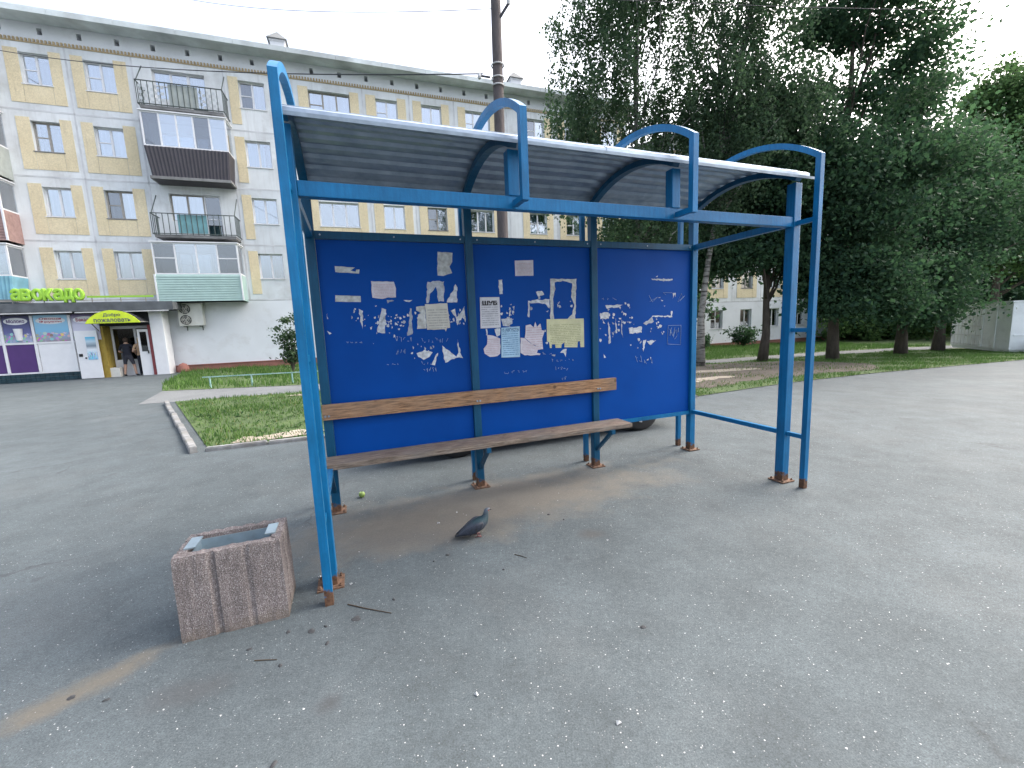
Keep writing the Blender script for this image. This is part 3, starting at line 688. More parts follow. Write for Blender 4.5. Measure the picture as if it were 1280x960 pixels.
v = MB().box(-19.6, -19.52, -.42, -.34, 0, 2.3).box(-18.75, -18.66, -.42, -.34, 0, 2.3).box(-18.08, -17.99, -.42, -.34, 0, 2.3).box(-19.52, -17.99, -.421, -.341, 2.18, 2.3).box(-19.52, -18.75, -.42, -.34, 0, .75)
vf = v.build('inner_door_frame', 'pvc', shop)
MB().box(-19.52, -18.75, -.385, -.375, .75, 2.18).build('pane', 'glass_dark', vf); MB().box(-18.66, -18.08, -.385, -.375, .0, 2.18).build('pane', 'glass_dark', vf)
dr = MB().box(-18.42, -17.99, -.93, -.88, 0, 2.12).build('inner_door', 'pvc', shop); MB().box(-18.32, -18.08, -.94, -.931, 1.1, 2.0).build('pane', 'glass_dark', dr); MB().box(-18.10, -18.06, -.98, -.94, 1.0, 1.14).build('handle', 'dark', dr)
d = MB().box(-20.56, -19.78, -1.14, -1.09, .02, 2.13).build('open_door', 'pvc', shop, bevel=.012); MB().box(-20.5, -20.38, -1.17, -1.141, 1.0, 1.12).build('lock', 'dark', d); MB().box(-20.3, -20.25, -1.17, -1.141, .9, .96).build('handle', 'dark', d)
MB().box(-19.62, -19.28, -.9, -.55, -.02, .42).build('planter', 'ac', shop)
# posters with printed pictures
def poster(u0, u1, z0, z1, y, label, stops, blobs, text, tcol, oval):
    p = thing('poster', label, 'poster', bp_loc, BY)
    m, t, b = nodes_of('poster_print'); uv = N(t, 'TexCoord').outputs['Generated']; s = N(t, 'SeparateXYZ'); t.links.new(uv, s.inputs[0])
    c = ramp(t, s.outputs[2], stops)
    vo = N(t, 'TexVoronoi'); vo.inputs['Scale'].default_value = 9; t.links.new(uv, vo.inputs['Vector'])
    f = math_(t, 'MULTIPLY', math_(t, 'LESS_THAN', math_(t, 'ADD', s.outputs[2], math_(t, 'MULTIPLY', noise(t, uv, 5), .35)), .5), math_(t, 'LESS_THAN', vo.outputs['Distance'], .55))
    c = mix(t, f, c, mix(t, .5, vo.outputs['Color'], blobs)); t.links.new(c, b.inputs['Base Color']); b.inputs['Roughness'].default_value = .35
    MB().box(u0, u1, y, y+.012, z0, z1).build('sheet', m, p)
    w = u1-u0
    if oval:
        cx, cz, rx, rz = (u0+u1)/2, z1-.24, w*.44, .15
        MB().prism([(cx+rx*math.cos(a)*min(1, 1), cz+rz*math.sin(a)) for a in [2*math.pi*k/24 for k in range(24)]], 1, y-.006, y-.001).build('caption_field', 'pvc', p)
    for k, line in enumerate(text):
        hh = .11 if len(text) > 1 else .15
        me = fit_text(text_mesh(line, .2, .001, .004), u0+w*.17, u1-w*.17, z1-.22-(.0 if len(text) > 1 else .09)-k*.13, z1-.22-(.0 if len(text) > 1 else .09)-k*.13+hh, y-.012)
        link('lettering', me, tcol, p)
    return p
M['print_red'] = pmat('print_red', (.35, .03, .06), .5)
po = poster(-22.9, -22.02, 1.72, 2.85, -1.04, 'dark poster of milk captioned on a white oval over the purple panel', [(0, (.4, .45, .6)), (.35, (.12, .13, .3)), (1, (.03, .03, .09))], (.2, .2, .3), ['Молоко'], 'purple', True)
MB().tube([(-22.42, -1.055, 1.80), (-22.42, -1.055, 1.86), (-22.42, -1.055, 2.15), (-22.42, -1.055, 2.3)], [.09, .1, .13, .15], 12).build('milk_jug_picture', 'pvc', po).scale = (1, 1, 1)
poster(-21.88, -20.76, 1.72, 2.85, -1.04, 'sky blue poster of fruit piles captioned in red on a pale oval', [(0, (.3, .25, .3)), (.4, (.2, .45, .65)), (1, (.35, .6, .78))], (.45, .15, .2), ['Овощи', 'Фрукты'], 'print_red', True)
poster(-20.64, -19.7, 1.72, 2.85, -1.0, 'pale lilac poster with a red caption beside the open white door', [(0, (.55, .55, .65)), (.6, (.6, .6, .72)), (1, (.12, .08, .2))], (.5, .45, .55), ['Бакалея'], 'print_red', True)
poster(-20.2, -19.86, .85, 1.85, -1.158, 'blue advertising poster stuck on the open white door', [(0, (.2, .5, .75)), (.45, (.75, .8, .85)), (.6, (.2, .25, .3)), (.8, (.5, .65, .75)), (1, (.05, .45, .7))], (.15, .35, .6), [], 'ink', False)
# green channel letters on rails
sg = thing('shop_sign', 'fat bright green letters standing on rails along the shop canopy', 'sign', bp_loc, BY)
word = 'авокадо'; n = len(word); L0, L1 = -22.22, -19.84; st = (L1-L0)/n
for k, ch in enumerate(word):
    me = fit_text(text_mesh(ch, .6, .04, 0, 'CENTER', .035), L0+k*st-.012, L0+(k+1)*st+.012, 3.41 if ch != 'д' else 3.33, 3.93, -1.5); link('letter', me, 'lime', sg)
r = MB()
for z in (3.42,): r.bar((-22.6, -1.42, z), (-17.3, -1.42, z), .03)
for u in (-22.2, -21.2, -20.3, -19.6, -18.6, -17.7): r.bar((u, -1.42, 3.3), (u, -1.42, 3.62), .03)
r.build('rail', 'frame_old', sg)
MB().box(-19.75, -17.4, -1.45, -1.41, 3.52, 3.6).build('green_strip', 'lime', sg)
# yellow arched welcome awning
aw = thing('awning_sign', 'yellow arched awning sign with welcome lettering above the shop entrance', 'sign', bp_loc, BY)
cu, hw, z0, z1 = -18.82, .96, 2.40, 2.95; sg_ = z1-z0; R = (hw*hw+sg_*sg_)/(2*sg_); a0 = math.asin(hw/R)
arc = [(cu+R*math.sin(a0*(k/14)), z1-R+R*math.cos(a0*k/14)) for k in range(-14, 15)]
MB().prism(arc, 1, -1.86, -1.82).build('face', 'lime_yellow', aw)
hood = MB()
for (ua, zA), (ub, zB) in zip(arc, arc[1:]): hood.add([(ua, -1.82, zA-.01), (ub, -1.82, zB-.01), (ub, -1.0, zB+.01), (ua, -1.0, zA+.01)], [(0, 1, 2, 3)])
hood.build('hood', 'dark', aw)
MB().bar((cu-hw+.04, -1.8, 2.44), (cu-hw+.04, -1.0, 2.44), .035).bar((cu+hw-.04, -1.8, 2.44), (cu+hw-.04, -1.0, 2.44), .035).bar((cu-hw+.04, -1.5, 2.43), (cu-hw+.04, -1.02, 2.1), .03).build('bracket', 'frame_old', aw)
link('lettering', fit_text(text_mesh('Добро', .2, .002, .003), cu-.3, cu+.3, 2.66, 2.82, -1.87), 'canopy', aw)
link('lettering', fit_text(text_mesh('пожаловать', .2, .002, .003), cu-.64, cu+.64, 2.44, 2.59, -1.87), 'canopy', aw)
# air conditioner
ac = thing('air_conditioner', 'cream twin fan air conditioner unit hung on the white wall', 'air conditioner', bp_loc, BY)
MB().box(-16.92, -15.92, -.44, -.1, 2.22, 3.30).build('case', 'ac', ac, bevel=.03)
for z in (2.5, 3.02):
    f = MB(); cx = -16.62
    f.prism([(cx+.24*math.cos(2*math.pi*k/28), z+.24*math.sin(2*math.pi*k/28)) for k in range(28)], 1, -.446, -.441); fo = f.build('fan', 'dark', ac)
    g = MB()
    for rr in (.24, .17, .1): g.tube([(cx+rr*math.cos(2*math.pi*k/24), -.46, z+rr*math.sin(2*math.pi*k/24)) for k in range(25)], .008, 5, False)
    for k in range(6): a = k*math.pi/3; g.bar((cx, -.46, z), (cx+.24*math.cos(a), -.46, z+.24*math.sin(a)), .012)
    g.build('grille', 'ac', fo)
    h = MB()
    for k in range(3):
        a = k*2.094+.4; h.add([(cx, -.449, z), (cx+.2*math.cos(a), -.452, z+.2*math.sin(a)), (cx+.2*math.cos(a+.8), -.45, z+.2*math.sin(a+.8))], [(0, 1, 2)])
    h.build('blade', 'frame_old', fo)
for u in (-16.75, -16.1): MB().bar((u, -.42, 2.19), (u, -.001, 2.19), .04).bar((u, -.03, 2.19), (u, -.03, 2.0), .03).build('wall_bracket', 'rail', ac)
st_ = thing('boundary_stone', 'rounded red brown stone at the corner by the shop pillar', 'stone', (BP.x-17.0*math.cos(BY)+.45*math.sin(BY), BP.y-17.0*math.sin(BY)-.45*math.cos(BY), -.05), BY)
MB().tube([(0, 0, 0), (0, 0, .12), (0, 0, .3), (0, 0, .44), (0, 0, .5)], [.2, .24, .23, .15, .02], 14).build('stone', 'plinth', st_, True)
# low turquoise rail
fn = thing('low_fence', 'low pale turquoise rail fence in the grass by the path', 'fence', (-9.6, 13.0, 0), .16)
MB().bar((0, 0, .36), (5.2, 0, .36), .035, .03).build('rail', 'turquoise', fn)
for k in range(5): MB().bar((.2+k*1.2, 0, 0), (.2+k*1.2, 0, .345), .035).build('post', 'turquoise', fn)

# ================================================================== TREES
def leaf_quads(c, size, n, spread, down=0.):
    """n leaves around each centre c (k,3)"""
    k = len(c); p = np.repeat(c, n, 0)+rng.normal(0, 1, (k*n, 3))*np.repeat(np.full((k, 3), spread)*(1, 1, .5)*np.array(rng.uniform(.6, 1.5, (k, 1))), n, 0)
    m = len(p); d = rng.normal(0, 1, (m, 3)); d[:, 2] -= down; d /= np.linalg.norm(d, axis=1)[:, None]
    e = np.cross(d, rng.normal(0, 1, (m, 3))); e /= np.linalg.norm(e, axis=1)[:, None]+1e-9; s = (size*rng.uniform(.5, 1.55, m))[:, None]
    nrm = np.cross(d, e)
    return np.stack([p-d*s*.5, p+e*s*.36+nrm*s*.1, p+d*s*.5, p-e*s*.36+nrm*s*.1], 1)
def crown_points(blobs, dens):
    out = []
    for (x, y, z, rx, ry, rz) in blobs:
        n = max(6, int(dens*(rx*ry*rz)**(2/3)*4)); q = rng.normal(0, 1, (n, 3)); q /= np.linalg.norm(q, axis=1)[:, None]
        r = rng.random(n)**.45; q *= r[:, None]*(1+.25*np.sin(q[:, 0:1]*5+x)*np.cos(q[:, 2:3]*6+y)); out.append(q*[rx, ry, rz]+[x, y, z])
    return np.concatenate(out)
def limbs(mb, base, top, r0, targets, seed, lean=(0, 0)):
    r = random.Random(seed); n = 9; pts = []
    for k in range(n+1):
        f = k/n; e = f**1.7; pts.append(Vector((base[0]+(top[0]-base[0])*e+r.gauss(0, .06)*(0 < k < n), base[1]+(top[1]-base[1])*e+r.gauss(0, .06)*(0 < k < n), base[2]+(top[2]-base[2])*f)))
    flare = [r0*1.55, r0*1.05]+[r0*(1-.8*k/n) for k in range(2, n+1)]
    mb.tube(pts, flare, 9)
    for t in targets:
        t = Vector(t); h = min(max((t.z-base[2])*.62, (top[2]-base[2])*.16), (top[2]-base[2])*.93); f = h/(top[2]-base[2]); i = min(int(f*n), n-1); a = pts[i].lerp(pts[i+1], f*n-i)
        m1 = a.lerp(t, .35)+Vector((r.gauss(0, .15), r.gauss(0, .15), .2)); m2 = a.lerp(t, .7)+Vector((r.gauss(0, .2), r.gauss(0, .2), .25)); rr = r0*(1-.8*f)*.5
        mb.tube([a, m1, m2, t], [rr, rr*.7, rr*.42, rr*.15], 6)
def tree(name, label, base, top, r0, blobs, dens, leaf, per, spread, lmat, bmat, seed, droop=0, ntargets=26):
    t = thing(name, label, 'tree', (base[0], base[1], float(gz(base[0], base[1]))), 0, 'trees between the path and the shelter')
    o = np.array(t.location); B = [(x-o[0], y-o[1], z, a, b, c) for x, y, z, a, b, c in blobs]
    cp = crown_points(B, dens); mb = MB(); ti = rng.choice(len(cp), min(ntargets, len(cp)), False)
    limbs(mb, (0, 0, -.1), (top[0]-o[0], top[1]-o[1], top[2]), r0, cp[ti], seed)
    mb.build('trunk', bmat, t, True)
    if droop:
        L = []; 
        for c in cp:
            for _ in range(4):
                k = rng.integers(7, 15); ln = rng.uniform(.3, 1.0)*droop; o2 = rng.normal(0, .24, 3); sp = rng.normal(0, .26, 2)
                f = np.linspace(0, 1, k); L.append(np.stack([c[0]+o2[0]+sp[0]*np.sqrt(f), c[1]+o2[1]+sp[1]*np.sqrt(f), c[2]+o2[2]-ln*f], 1))
        cp = np.concatenate(L)
    q = leaf_quads(cp, leaf, per, spread, .6 if droop else .2)
    c = link('crown', raw_mesh('crown', q, 4), lmat, t); c['kind'] = 'stuff'; return t
# pendulous birches behind the shelter
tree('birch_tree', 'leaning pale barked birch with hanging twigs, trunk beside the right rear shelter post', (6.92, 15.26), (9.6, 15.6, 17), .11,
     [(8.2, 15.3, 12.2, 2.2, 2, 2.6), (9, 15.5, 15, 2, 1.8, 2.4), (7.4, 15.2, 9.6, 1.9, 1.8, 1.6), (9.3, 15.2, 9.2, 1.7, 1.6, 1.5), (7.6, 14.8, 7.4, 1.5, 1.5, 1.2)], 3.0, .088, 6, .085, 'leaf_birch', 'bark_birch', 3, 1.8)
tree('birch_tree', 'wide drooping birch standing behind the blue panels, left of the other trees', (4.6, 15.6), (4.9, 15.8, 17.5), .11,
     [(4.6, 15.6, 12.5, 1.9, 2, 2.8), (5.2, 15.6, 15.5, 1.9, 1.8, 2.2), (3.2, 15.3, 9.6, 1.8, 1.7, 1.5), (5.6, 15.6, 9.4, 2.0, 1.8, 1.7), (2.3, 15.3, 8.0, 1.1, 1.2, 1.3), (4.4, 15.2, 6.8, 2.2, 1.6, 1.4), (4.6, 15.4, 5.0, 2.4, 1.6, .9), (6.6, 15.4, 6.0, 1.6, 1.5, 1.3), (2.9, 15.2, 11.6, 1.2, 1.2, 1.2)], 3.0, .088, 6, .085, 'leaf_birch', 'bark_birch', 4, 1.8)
# broad dark maples
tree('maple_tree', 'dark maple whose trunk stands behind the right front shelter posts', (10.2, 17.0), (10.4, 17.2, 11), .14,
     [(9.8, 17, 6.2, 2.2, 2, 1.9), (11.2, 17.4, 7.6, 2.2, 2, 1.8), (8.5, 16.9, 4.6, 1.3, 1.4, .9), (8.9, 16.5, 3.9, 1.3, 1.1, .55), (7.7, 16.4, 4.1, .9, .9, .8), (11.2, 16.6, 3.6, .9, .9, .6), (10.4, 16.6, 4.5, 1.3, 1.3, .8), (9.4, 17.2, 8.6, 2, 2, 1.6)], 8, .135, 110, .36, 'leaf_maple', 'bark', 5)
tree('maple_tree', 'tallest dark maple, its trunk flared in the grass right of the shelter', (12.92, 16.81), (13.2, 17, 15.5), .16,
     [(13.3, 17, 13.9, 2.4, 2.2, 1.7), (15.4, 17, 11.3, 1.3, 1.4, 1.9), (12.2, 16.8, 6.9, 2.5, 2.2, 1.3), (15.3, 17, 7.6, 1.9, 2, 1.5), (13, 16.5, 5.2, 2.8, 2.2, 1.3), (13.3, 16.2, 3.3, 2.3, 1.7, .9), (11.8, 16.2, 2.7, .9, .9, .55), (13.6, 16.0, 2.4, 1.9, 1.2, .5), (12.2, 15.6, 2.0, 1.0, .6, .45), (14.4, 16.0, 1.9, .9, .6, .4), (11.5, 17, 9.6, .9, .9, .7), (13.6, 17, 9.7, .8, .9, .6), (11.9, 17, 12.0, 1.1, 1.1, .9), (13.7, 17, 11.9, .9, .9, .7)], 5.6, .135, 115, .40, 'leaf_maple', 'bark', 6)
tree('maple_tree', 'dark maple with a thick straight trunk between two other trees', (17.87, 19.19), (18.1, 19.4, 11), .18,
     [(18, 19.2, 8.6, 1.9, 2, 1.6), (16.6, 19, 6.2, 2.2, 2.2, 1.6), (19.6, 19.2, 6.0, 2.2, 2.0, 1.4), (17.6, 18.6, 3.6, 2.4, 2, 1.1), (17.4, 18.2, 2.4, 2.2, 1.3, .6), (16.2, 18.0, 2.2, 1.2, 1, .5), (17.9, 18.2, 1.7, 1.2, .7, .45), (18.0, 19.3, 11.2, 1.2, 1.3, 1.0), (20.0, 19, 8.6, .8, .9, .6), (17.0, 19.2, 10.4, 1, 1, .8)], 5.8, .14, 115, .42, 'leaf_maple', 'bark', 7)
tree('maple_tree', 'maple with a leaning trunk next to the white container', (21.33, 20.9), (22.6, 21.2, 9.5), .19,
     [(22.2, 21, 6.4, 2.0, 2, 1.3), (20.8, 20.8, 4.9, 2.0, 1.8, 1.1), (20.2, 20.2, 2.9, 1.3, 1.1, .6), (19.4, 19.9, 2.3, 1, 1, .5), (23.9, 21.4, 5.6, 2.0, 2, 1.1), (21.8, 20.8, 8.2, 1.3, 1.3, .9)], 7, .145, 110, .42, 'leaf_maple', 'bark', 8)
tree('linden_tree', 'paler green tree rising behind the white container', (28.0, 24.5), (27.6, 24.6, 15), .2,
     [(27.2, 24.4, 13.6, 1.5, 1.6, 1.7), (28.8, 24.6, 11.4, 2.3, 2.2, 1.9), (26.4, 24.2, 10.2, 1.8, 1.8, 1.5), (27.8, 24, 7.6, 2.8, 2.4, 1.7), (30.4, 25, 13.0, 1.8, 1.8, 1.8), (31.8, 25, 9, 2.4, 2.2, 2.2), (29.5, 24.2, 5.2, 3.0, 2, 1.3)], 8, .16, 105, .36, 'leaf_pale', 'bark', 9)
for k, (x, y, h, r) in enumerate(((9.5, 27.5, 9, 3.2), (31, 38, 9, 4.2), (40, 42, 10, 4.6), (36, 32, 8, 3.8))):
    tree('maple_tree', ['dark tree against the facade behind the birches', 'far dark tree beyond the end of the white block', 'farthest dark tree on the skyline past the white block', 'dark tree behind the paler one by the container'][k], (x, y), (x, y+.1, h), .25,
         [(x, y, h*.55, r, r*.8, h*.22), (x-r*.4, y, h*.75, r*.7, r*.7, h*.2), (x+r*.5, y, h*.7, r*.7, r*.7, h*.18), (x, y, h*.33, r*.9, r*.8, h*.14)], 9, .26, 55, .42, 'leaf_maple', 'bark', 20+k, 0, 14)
def bush(label, x, y, h, r, n, mat, leaf):
    t = thing('bush', label, 'bush', G3(x, y), 0); mb = MB(); q = random.Random(int(x*10)); tips = []
    for k in range(9):
        a = q.uniform(0, 6.28); rr = q.uniform(.2, 1)*r; p = (rr*math.cos(a), rr*math.sin(a), h*q.uniform(.55, 1)); mb.tube([(0, 0, -.05), (p[0]*.3, p[1]*.3, p[2]*.5), p], [.02, .014, .005], 5); tips.append(p)
        tips.append((p[0]*.7, p[1]*.7, p[2]*.7)); tips.append((p[0]*.5, p[1]*.5, p[2]*.4))
    mb.build('stem', 'bark', t); c = link('foliage', raw_mesh('foliage', leaf_quads(np.array(tips), leaf, n, r*.22), 4), mat, t); c['kind'] = 'stuff'
bush('loose dark bush against the white wall beside the left shelter post', -8.9, 17.1, 2.3, .6, 70, 'leaf_birch', .1)
bush('low bush under the windows of the white block', 17.2, 31.0, 1.5, 1.0, 60, 'leaf_maple', .14)
bush('small scrubby bush in the grass in front of the white block', 13.8, 30.0, .9, .7, 50, 'leaf_maple', .12)

# far thicket and a far block beyond the trees
n = 520; f = rng.random(n); c = np.stack([27+f*34+rng.normal(0, 1.2, n), 36+f*3+rng.normal(0, 1.6, n), -.5+rng.random(n)**1.4*3.4*(1+.4*np.sin(f*23))], 1)
o = link('thicket', raw_mesh('thicket', leaf_quads(c, .3, 60, .5), 4), 'leaf_pale'); o['kind'] = 'stuff'; tag(o, 'far green thicket closing the view beneath the tree crowns', 'thicket')
fb = thing('far_building', 'far cream building glimpsed between trunks under the crowns', 'building', (38, 52, -.8), .25)
MB().box(-11, 11, 0, 9, -.5, 8.5).build('wall', 'pebble', fb); MB().box(-11.4, 11.4, -.4, 9.4, 8.5, 8.8).build('roof', 'roof', fb)
for k in range(7):
    for z in (1.1, 4.0, 6.6): MB().box(-9.6+k*3, -8.2+k*3, -.03, -.002, z, z+1.4).build('window', 'glass_dark', fb)

# ================================================================== POLE AND WIRES
pl = thing('utility_pole', 'weathered brown utility pole rising behind the shelter roof', 'pole', G3(-.11, 9.6))
LEAN = 0.0
MB().tube([(LEAN*z*2+.012*z, 0, z) for z in (-.3, 0, 2, 4, 6, 8, 9.6)], [.135, .13, .124, .117, .11, .103, .097], 14).build('mast', 'pole', pl, True)
for z in (6.55, 6.7, 6.95): MB().tube([(.012*z+.128*math.cos(a), .128*math.sin(a), z) for a in [2*math.pi*k/16 for k in range(17)]], .014, 6, False).build('clamp_band', 'ceramic', pl)
MB().bar((-.08, -.1, 6.68), (-.3, -.14, 6.7), .03).build('hook', 'wire', pl)
MB().tube([(-.3, -.14, 6.64), (-.3, -.14, 6.68), (-.3, -.14, 6.76)], [.03, .045, .02], 8).build('insulator', 'ceramic', pl)
MB().bar((.1, -.02, 7.75), (.36, -.1, 8.05), .04).build('bracket', 'wire', pl)
MB().tube([(.36, -.1, 8.03), (.36, -.1, 8.1), (.36, -.1, 8.2)], [.03, .045, .02], 8).build('insulator', 'ceramic', pl)
def wire(label, a, b, sag, r=.011):
    a, b = Vector(a), Vector(b); pts = [a.lerp(b, k/16)-Vector((0, 0, sag*4*(k/16)*(1-k/16))) for k in range(17)]
    tag(MB().tube(pts, r, 5).build('overhead_wire', 'wire'), label, 'wire', 'overhead wires')
wire('dark wire running from the pole clamp along the top of the facade', (-.34, 9.46, 6.72), (-21.6, 19.1, 13.9), .35, .013)
wire('thin wire leaving the pole top to the left', (-.1, 9.5, 7.95), (-14, 19.6, 15.9), .3, .007)
wire('thin wire running from the pole top over the birch', (.3, 9.5, 8.2), (15, 9.7, 7.5), .12, .006)

# ================================================================== CONTAINER
ct = thing('storage_container', 'white painted metal container with a barred lattice door at the asphalt edge', 'container', (22.1, 18.56, float(gz(22.1, 18.56))), math.atan2(4.2, 1.77))
# local x runs along the long side away from the corner, local y to the left; body lies at negative y
MB().box(0, 4.55, -2.5, 0, .12, 2.22).box(.05, 4.5, -2.45, -.05, 0, .12).build('body', 'container', ct, bevel=.02)
MB().box(-.06, 4.61, -2.56, .06, 2.221, 2.28).build('roof', 'container', ct)
g = MB()
for x in np.linspace(2.05, 4.4, 9): g.bar((x, .05, .2), (x, .05, 2.1), .02)
for z in (.25, .7, 1.15, 1.6, 2.05): g.bar((2.0, .035, z), (4.45, .035, z), .025)
g.build('lattice_door', 'ac', ct)
for z in (.6, 1.7): MB().box(4.42, 4.5, .01, .06, z, z+.16).build('hinge', 'rail', ct)
for x in (1.0, 1.95): MB().box(x-.03, x+.03, .001, .03, .14, 2.2).build('rib', 'container', ct)
for y in (-.8, -1.6): MB().box(-.03, -.001, y-.03, y+.03, .14, 2.2).build('rib', 'container', ct)
MB().box(-.025, -.0012, -2.4, -.1, .75, .8).build('rail', 'container', ct)
lb = thing('concrete_block', 'low white concrete block by the container corner', 'block', G3(22.75, 17.75), .4); MB().box(-.5, .6, -.3, .3, 0, .62).build('block', 'container', lb, bevel=.03)

# ================================================================== BUS SHELTER
sh = thing('bus_shelter', 'blue steel bus shelter with vaulted corrugated roof and blue rear panels', 'bus shelter', SP, SY)
SPC, D1, D2, DB, HB, LEN = 1.2807, -1.1265, -1.3278, .1951, 2.284, 3.8421
def post(a, d, z1, w=.074, plate=True, mat='frame_blue', z0=0.0):
    o = MB().box(-w/2, w/2, -w/2, w/2, z0, z1).build('post', mat, sh, bevel=.006); o.location = (a, d, 0)
    if plate:
        p = MB().box(-.075, .075, -.075, .075, .001, .010)
        for x in (-.056, .056):
            for y in (-.056, .056): p.tube([(x, y, .009), (x, y, .028)], .006, 6); p.tube([(x, y, .0095), (x, y, .018)], .010, 6)
        p.build('base_plate', 'rust', o)
    return o
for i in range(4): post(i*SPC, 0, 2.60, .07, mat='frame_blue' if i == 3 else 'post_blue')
post(0, D1, 2.60, .078); post(LEN, D1, 2.60, .078)
for i in (1, 2): post(i*SPC, D1, 2.60, .074, False, z0=HB+.041)
def sweep(path, w, a0, a1):
    """square tube along a path in the (depth, height) plane"""
    n = len(path); L, Rr = [], []
    for i in range(n):
        p = Vector(path[i]); d0 = (Vector(path[i])-Vector(path[i-1])).normalized() if i else None; d1 = (Vector(path[i+1])-p).normalized() if i < n-1 else None
        if d0 is None: d0 = d1
        if d1 is None: d1 = d0
        m = (d0+d1).normalized(); nn = Vector((-m.y, m.x)); k = w/2/max(.5, nn.dot(Vector((-d1.y, d1.x))))
        L.append(p+nn*k); Rr.append(p-nn*k)
    vs = []
    for i in range(n): vs += [(a0, L[i].x, L[i].y), (a1, L[i].x, L[i].y), (a1, Rr[i].x, Rr[i].y), (a0, Rr[i].x, Rr[i].y)]
    fs = [(4*i+j, 4*i+(j+1) % 4, 4*i+4+(j+1) % 4, 4*i+4+j) for i in range(n-1) for j in range(4)]+[(3, 2, 1, 0), (4*n-4, 4*n-3, 4*n-2, 4*n-1)]
    return MB().add(vs, fs)
hc, hw_, zs_, za_ = (D2+DB)/2, (DB-D2)/2, 2.755, 3.025; sg_ = za_-zs_; HR = (hw_**2+sg_**2)/(2*sg_); ha = math.asin(hw_/HR)
arc = [(hc+HR*math.sin(ha*k/12), za_-HR+HR*math.cos(ha*k/12)) for k in range(-12, 13)]
for i in range(4):
    foot = -.002 if i in (0, 3) else HB-.035
    sweep([(D2, foot)]+arc+[(DB, -.002)], .044, i*SPC-.022, i*SPC+.022).build('hoop', 'frame_blue', sh)
    ties = [(D2+.023, D1-.041, HB-.03, HB+.006), (.037, DB-.023, HB-.03, HB+.006), (.037, DB-.023, .43, .465)]
    if i in (0, 3): ties += [(D2+.023, D1-.04, 1.36, 1.395), (D2+.023, D1-.04, .435, .47)]
    for tb in ties: MB().box(i*SPC-.017, i*SPC+.017, *tb).build('tie_bar', 'frame_blue', sh)
# ring beam, rails
MB().box(.041, LEN-.041, D1-.03, D1+.03, HB-.04, HB+.04).build('front_beam', 'frame_blue', sh, bevel=.004)
for i in (0, 3): MB().box(i*SPC-.025, i*SPC+.025, D1+.041, -.037, HB-.028, HB+.028).build('side_beam', 'frame_blue', sh); MB().box(i*SPC-.02, i*SPC+.02, D1+.041, -.037, .435, .475).build('low_rail', 'frame_blue', sh)
for i in range(3):
    a, b = i*SPC+.036, (i+1)*SPC-.036
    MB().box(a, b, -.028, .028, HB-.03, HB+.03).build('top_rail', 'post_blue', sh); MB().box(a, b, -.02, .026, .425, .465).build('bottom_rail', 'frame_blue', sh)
PD = -.002
panels = []
for i in range(3):
    a, b = i*SPC+.0365, (i+1)*SPC-.0365
    panels.append(MB().box(a, b, PD, PD+.005, .466, HB-.031).build('panel', 'panel', sh))
    sc = MB()
    for x in (a+.04, (a+b)/2, b-.04): sc.tube([(x, -.036, HB), (x, -.028, HB)], .007, 6)
    sc.build('screw', 'galv', panels[-1])
# vaulted roof
rc, rh, rz0, rz1 = -.56, .70, 2.60, 2.815; rs = rz1-rz0; RR = (rh*rh+rs*rs)/(2*rs); ra = math.asin(rh/RR)
def vault(off, k0=-1.0, k1=1.0, n=24): return [(rc+(RR+off)*math.sin(ra*(k0+(k1-k0)*j/n)), rz1-RR+(RR+off)*math.cos(ra*(k0+(k1-k0)*j/n))) for j in range(n+1)]
arcL = 2*ra*RR; per = .118; prof = []; nper = int(arcL/per)
for k in range(nper+1):
    for f, h in ((0, 0), (.42, 0), (.55, .022), (.87, .022), (1, 0)):
        s_ = (k+f)*per
        if s_ <= arcL and (not prof or s_ > prof[-1][0]+1e-4): prof.append((s_, h))
def sheetmesh(a0, a1, lift):
    top, bot = [], []
    for s_, h in prof:
        an = -ra+s_/RR; top.append((rc+(RR+h+lift+.002)*math.sin(an), rz1-RR+(RR+h+lift+.002)*math.cos(an))); bot.append((rc+(RR+h+lift)*math.sin(an), rz1-RR+(RR+h+lift)*math.cos(an)))
    mb = MB(); n = len(top); vs = [(a, *p) for a in (a0, a1) for p in top+bot]; fs = []
    for i in range(n-1): fs += [(i, i+1, 2*n+i+1, 2*n+i), (n+i, 3*n+i, 3*n+i+1, n+i+1), (i, n+i, n+i+1, i+1), (2*n+i, 2*n+i+1, 3*n+i+1, 3*n+i)]
    fs += [(0, 2*n, 3*n, n), (n-1, 2*n-1, 4*n-1, 3*n-1)]; return mb.add(vs, fs)
sheetmesh(-.012, 2.02, .0).build('roof_sheet', 'galv', sh); sheetmesh(1.93, 3.885, .0035).build('roof_sheet', 'galv', sh)
fa = vault(.0, -1, -.97, 2)
MB().box(-.012, 3.885, fa[0][0]-.006, fa[0][0]-.002, rz0-.004, rz0+.016).build('roof_trim', 'trim', sh)
rb = vault(-.024, -.86, .86, 18)
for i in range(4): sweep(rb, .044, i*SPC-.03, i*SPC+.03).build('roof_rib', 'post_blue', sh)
# bench
MB().box(-.035, 2.80, -.315, -.06, .458, .502).build('bench_seat', 'wood_seat', sh, bevel=.006)
MB().box(-.035, 2.775, -.082, -.04, .812, .938).build('bench_backrest', 'wood_back', sh, bevel=.005)
for i in range(3):
    a = i*SPC; MB().bar((a, -.036, .44), (a, -.34, .44), .04).bar((a, -.034, .19), (a, -.30, .43), .03).build('bench_bracket', 'post_blue', sh)
    for x in (a-.012, a+.014): MB().tube([(x, -.083, .845), (x, -.09, .845)], .009, 8).build('bolt', 'galv', sh); 

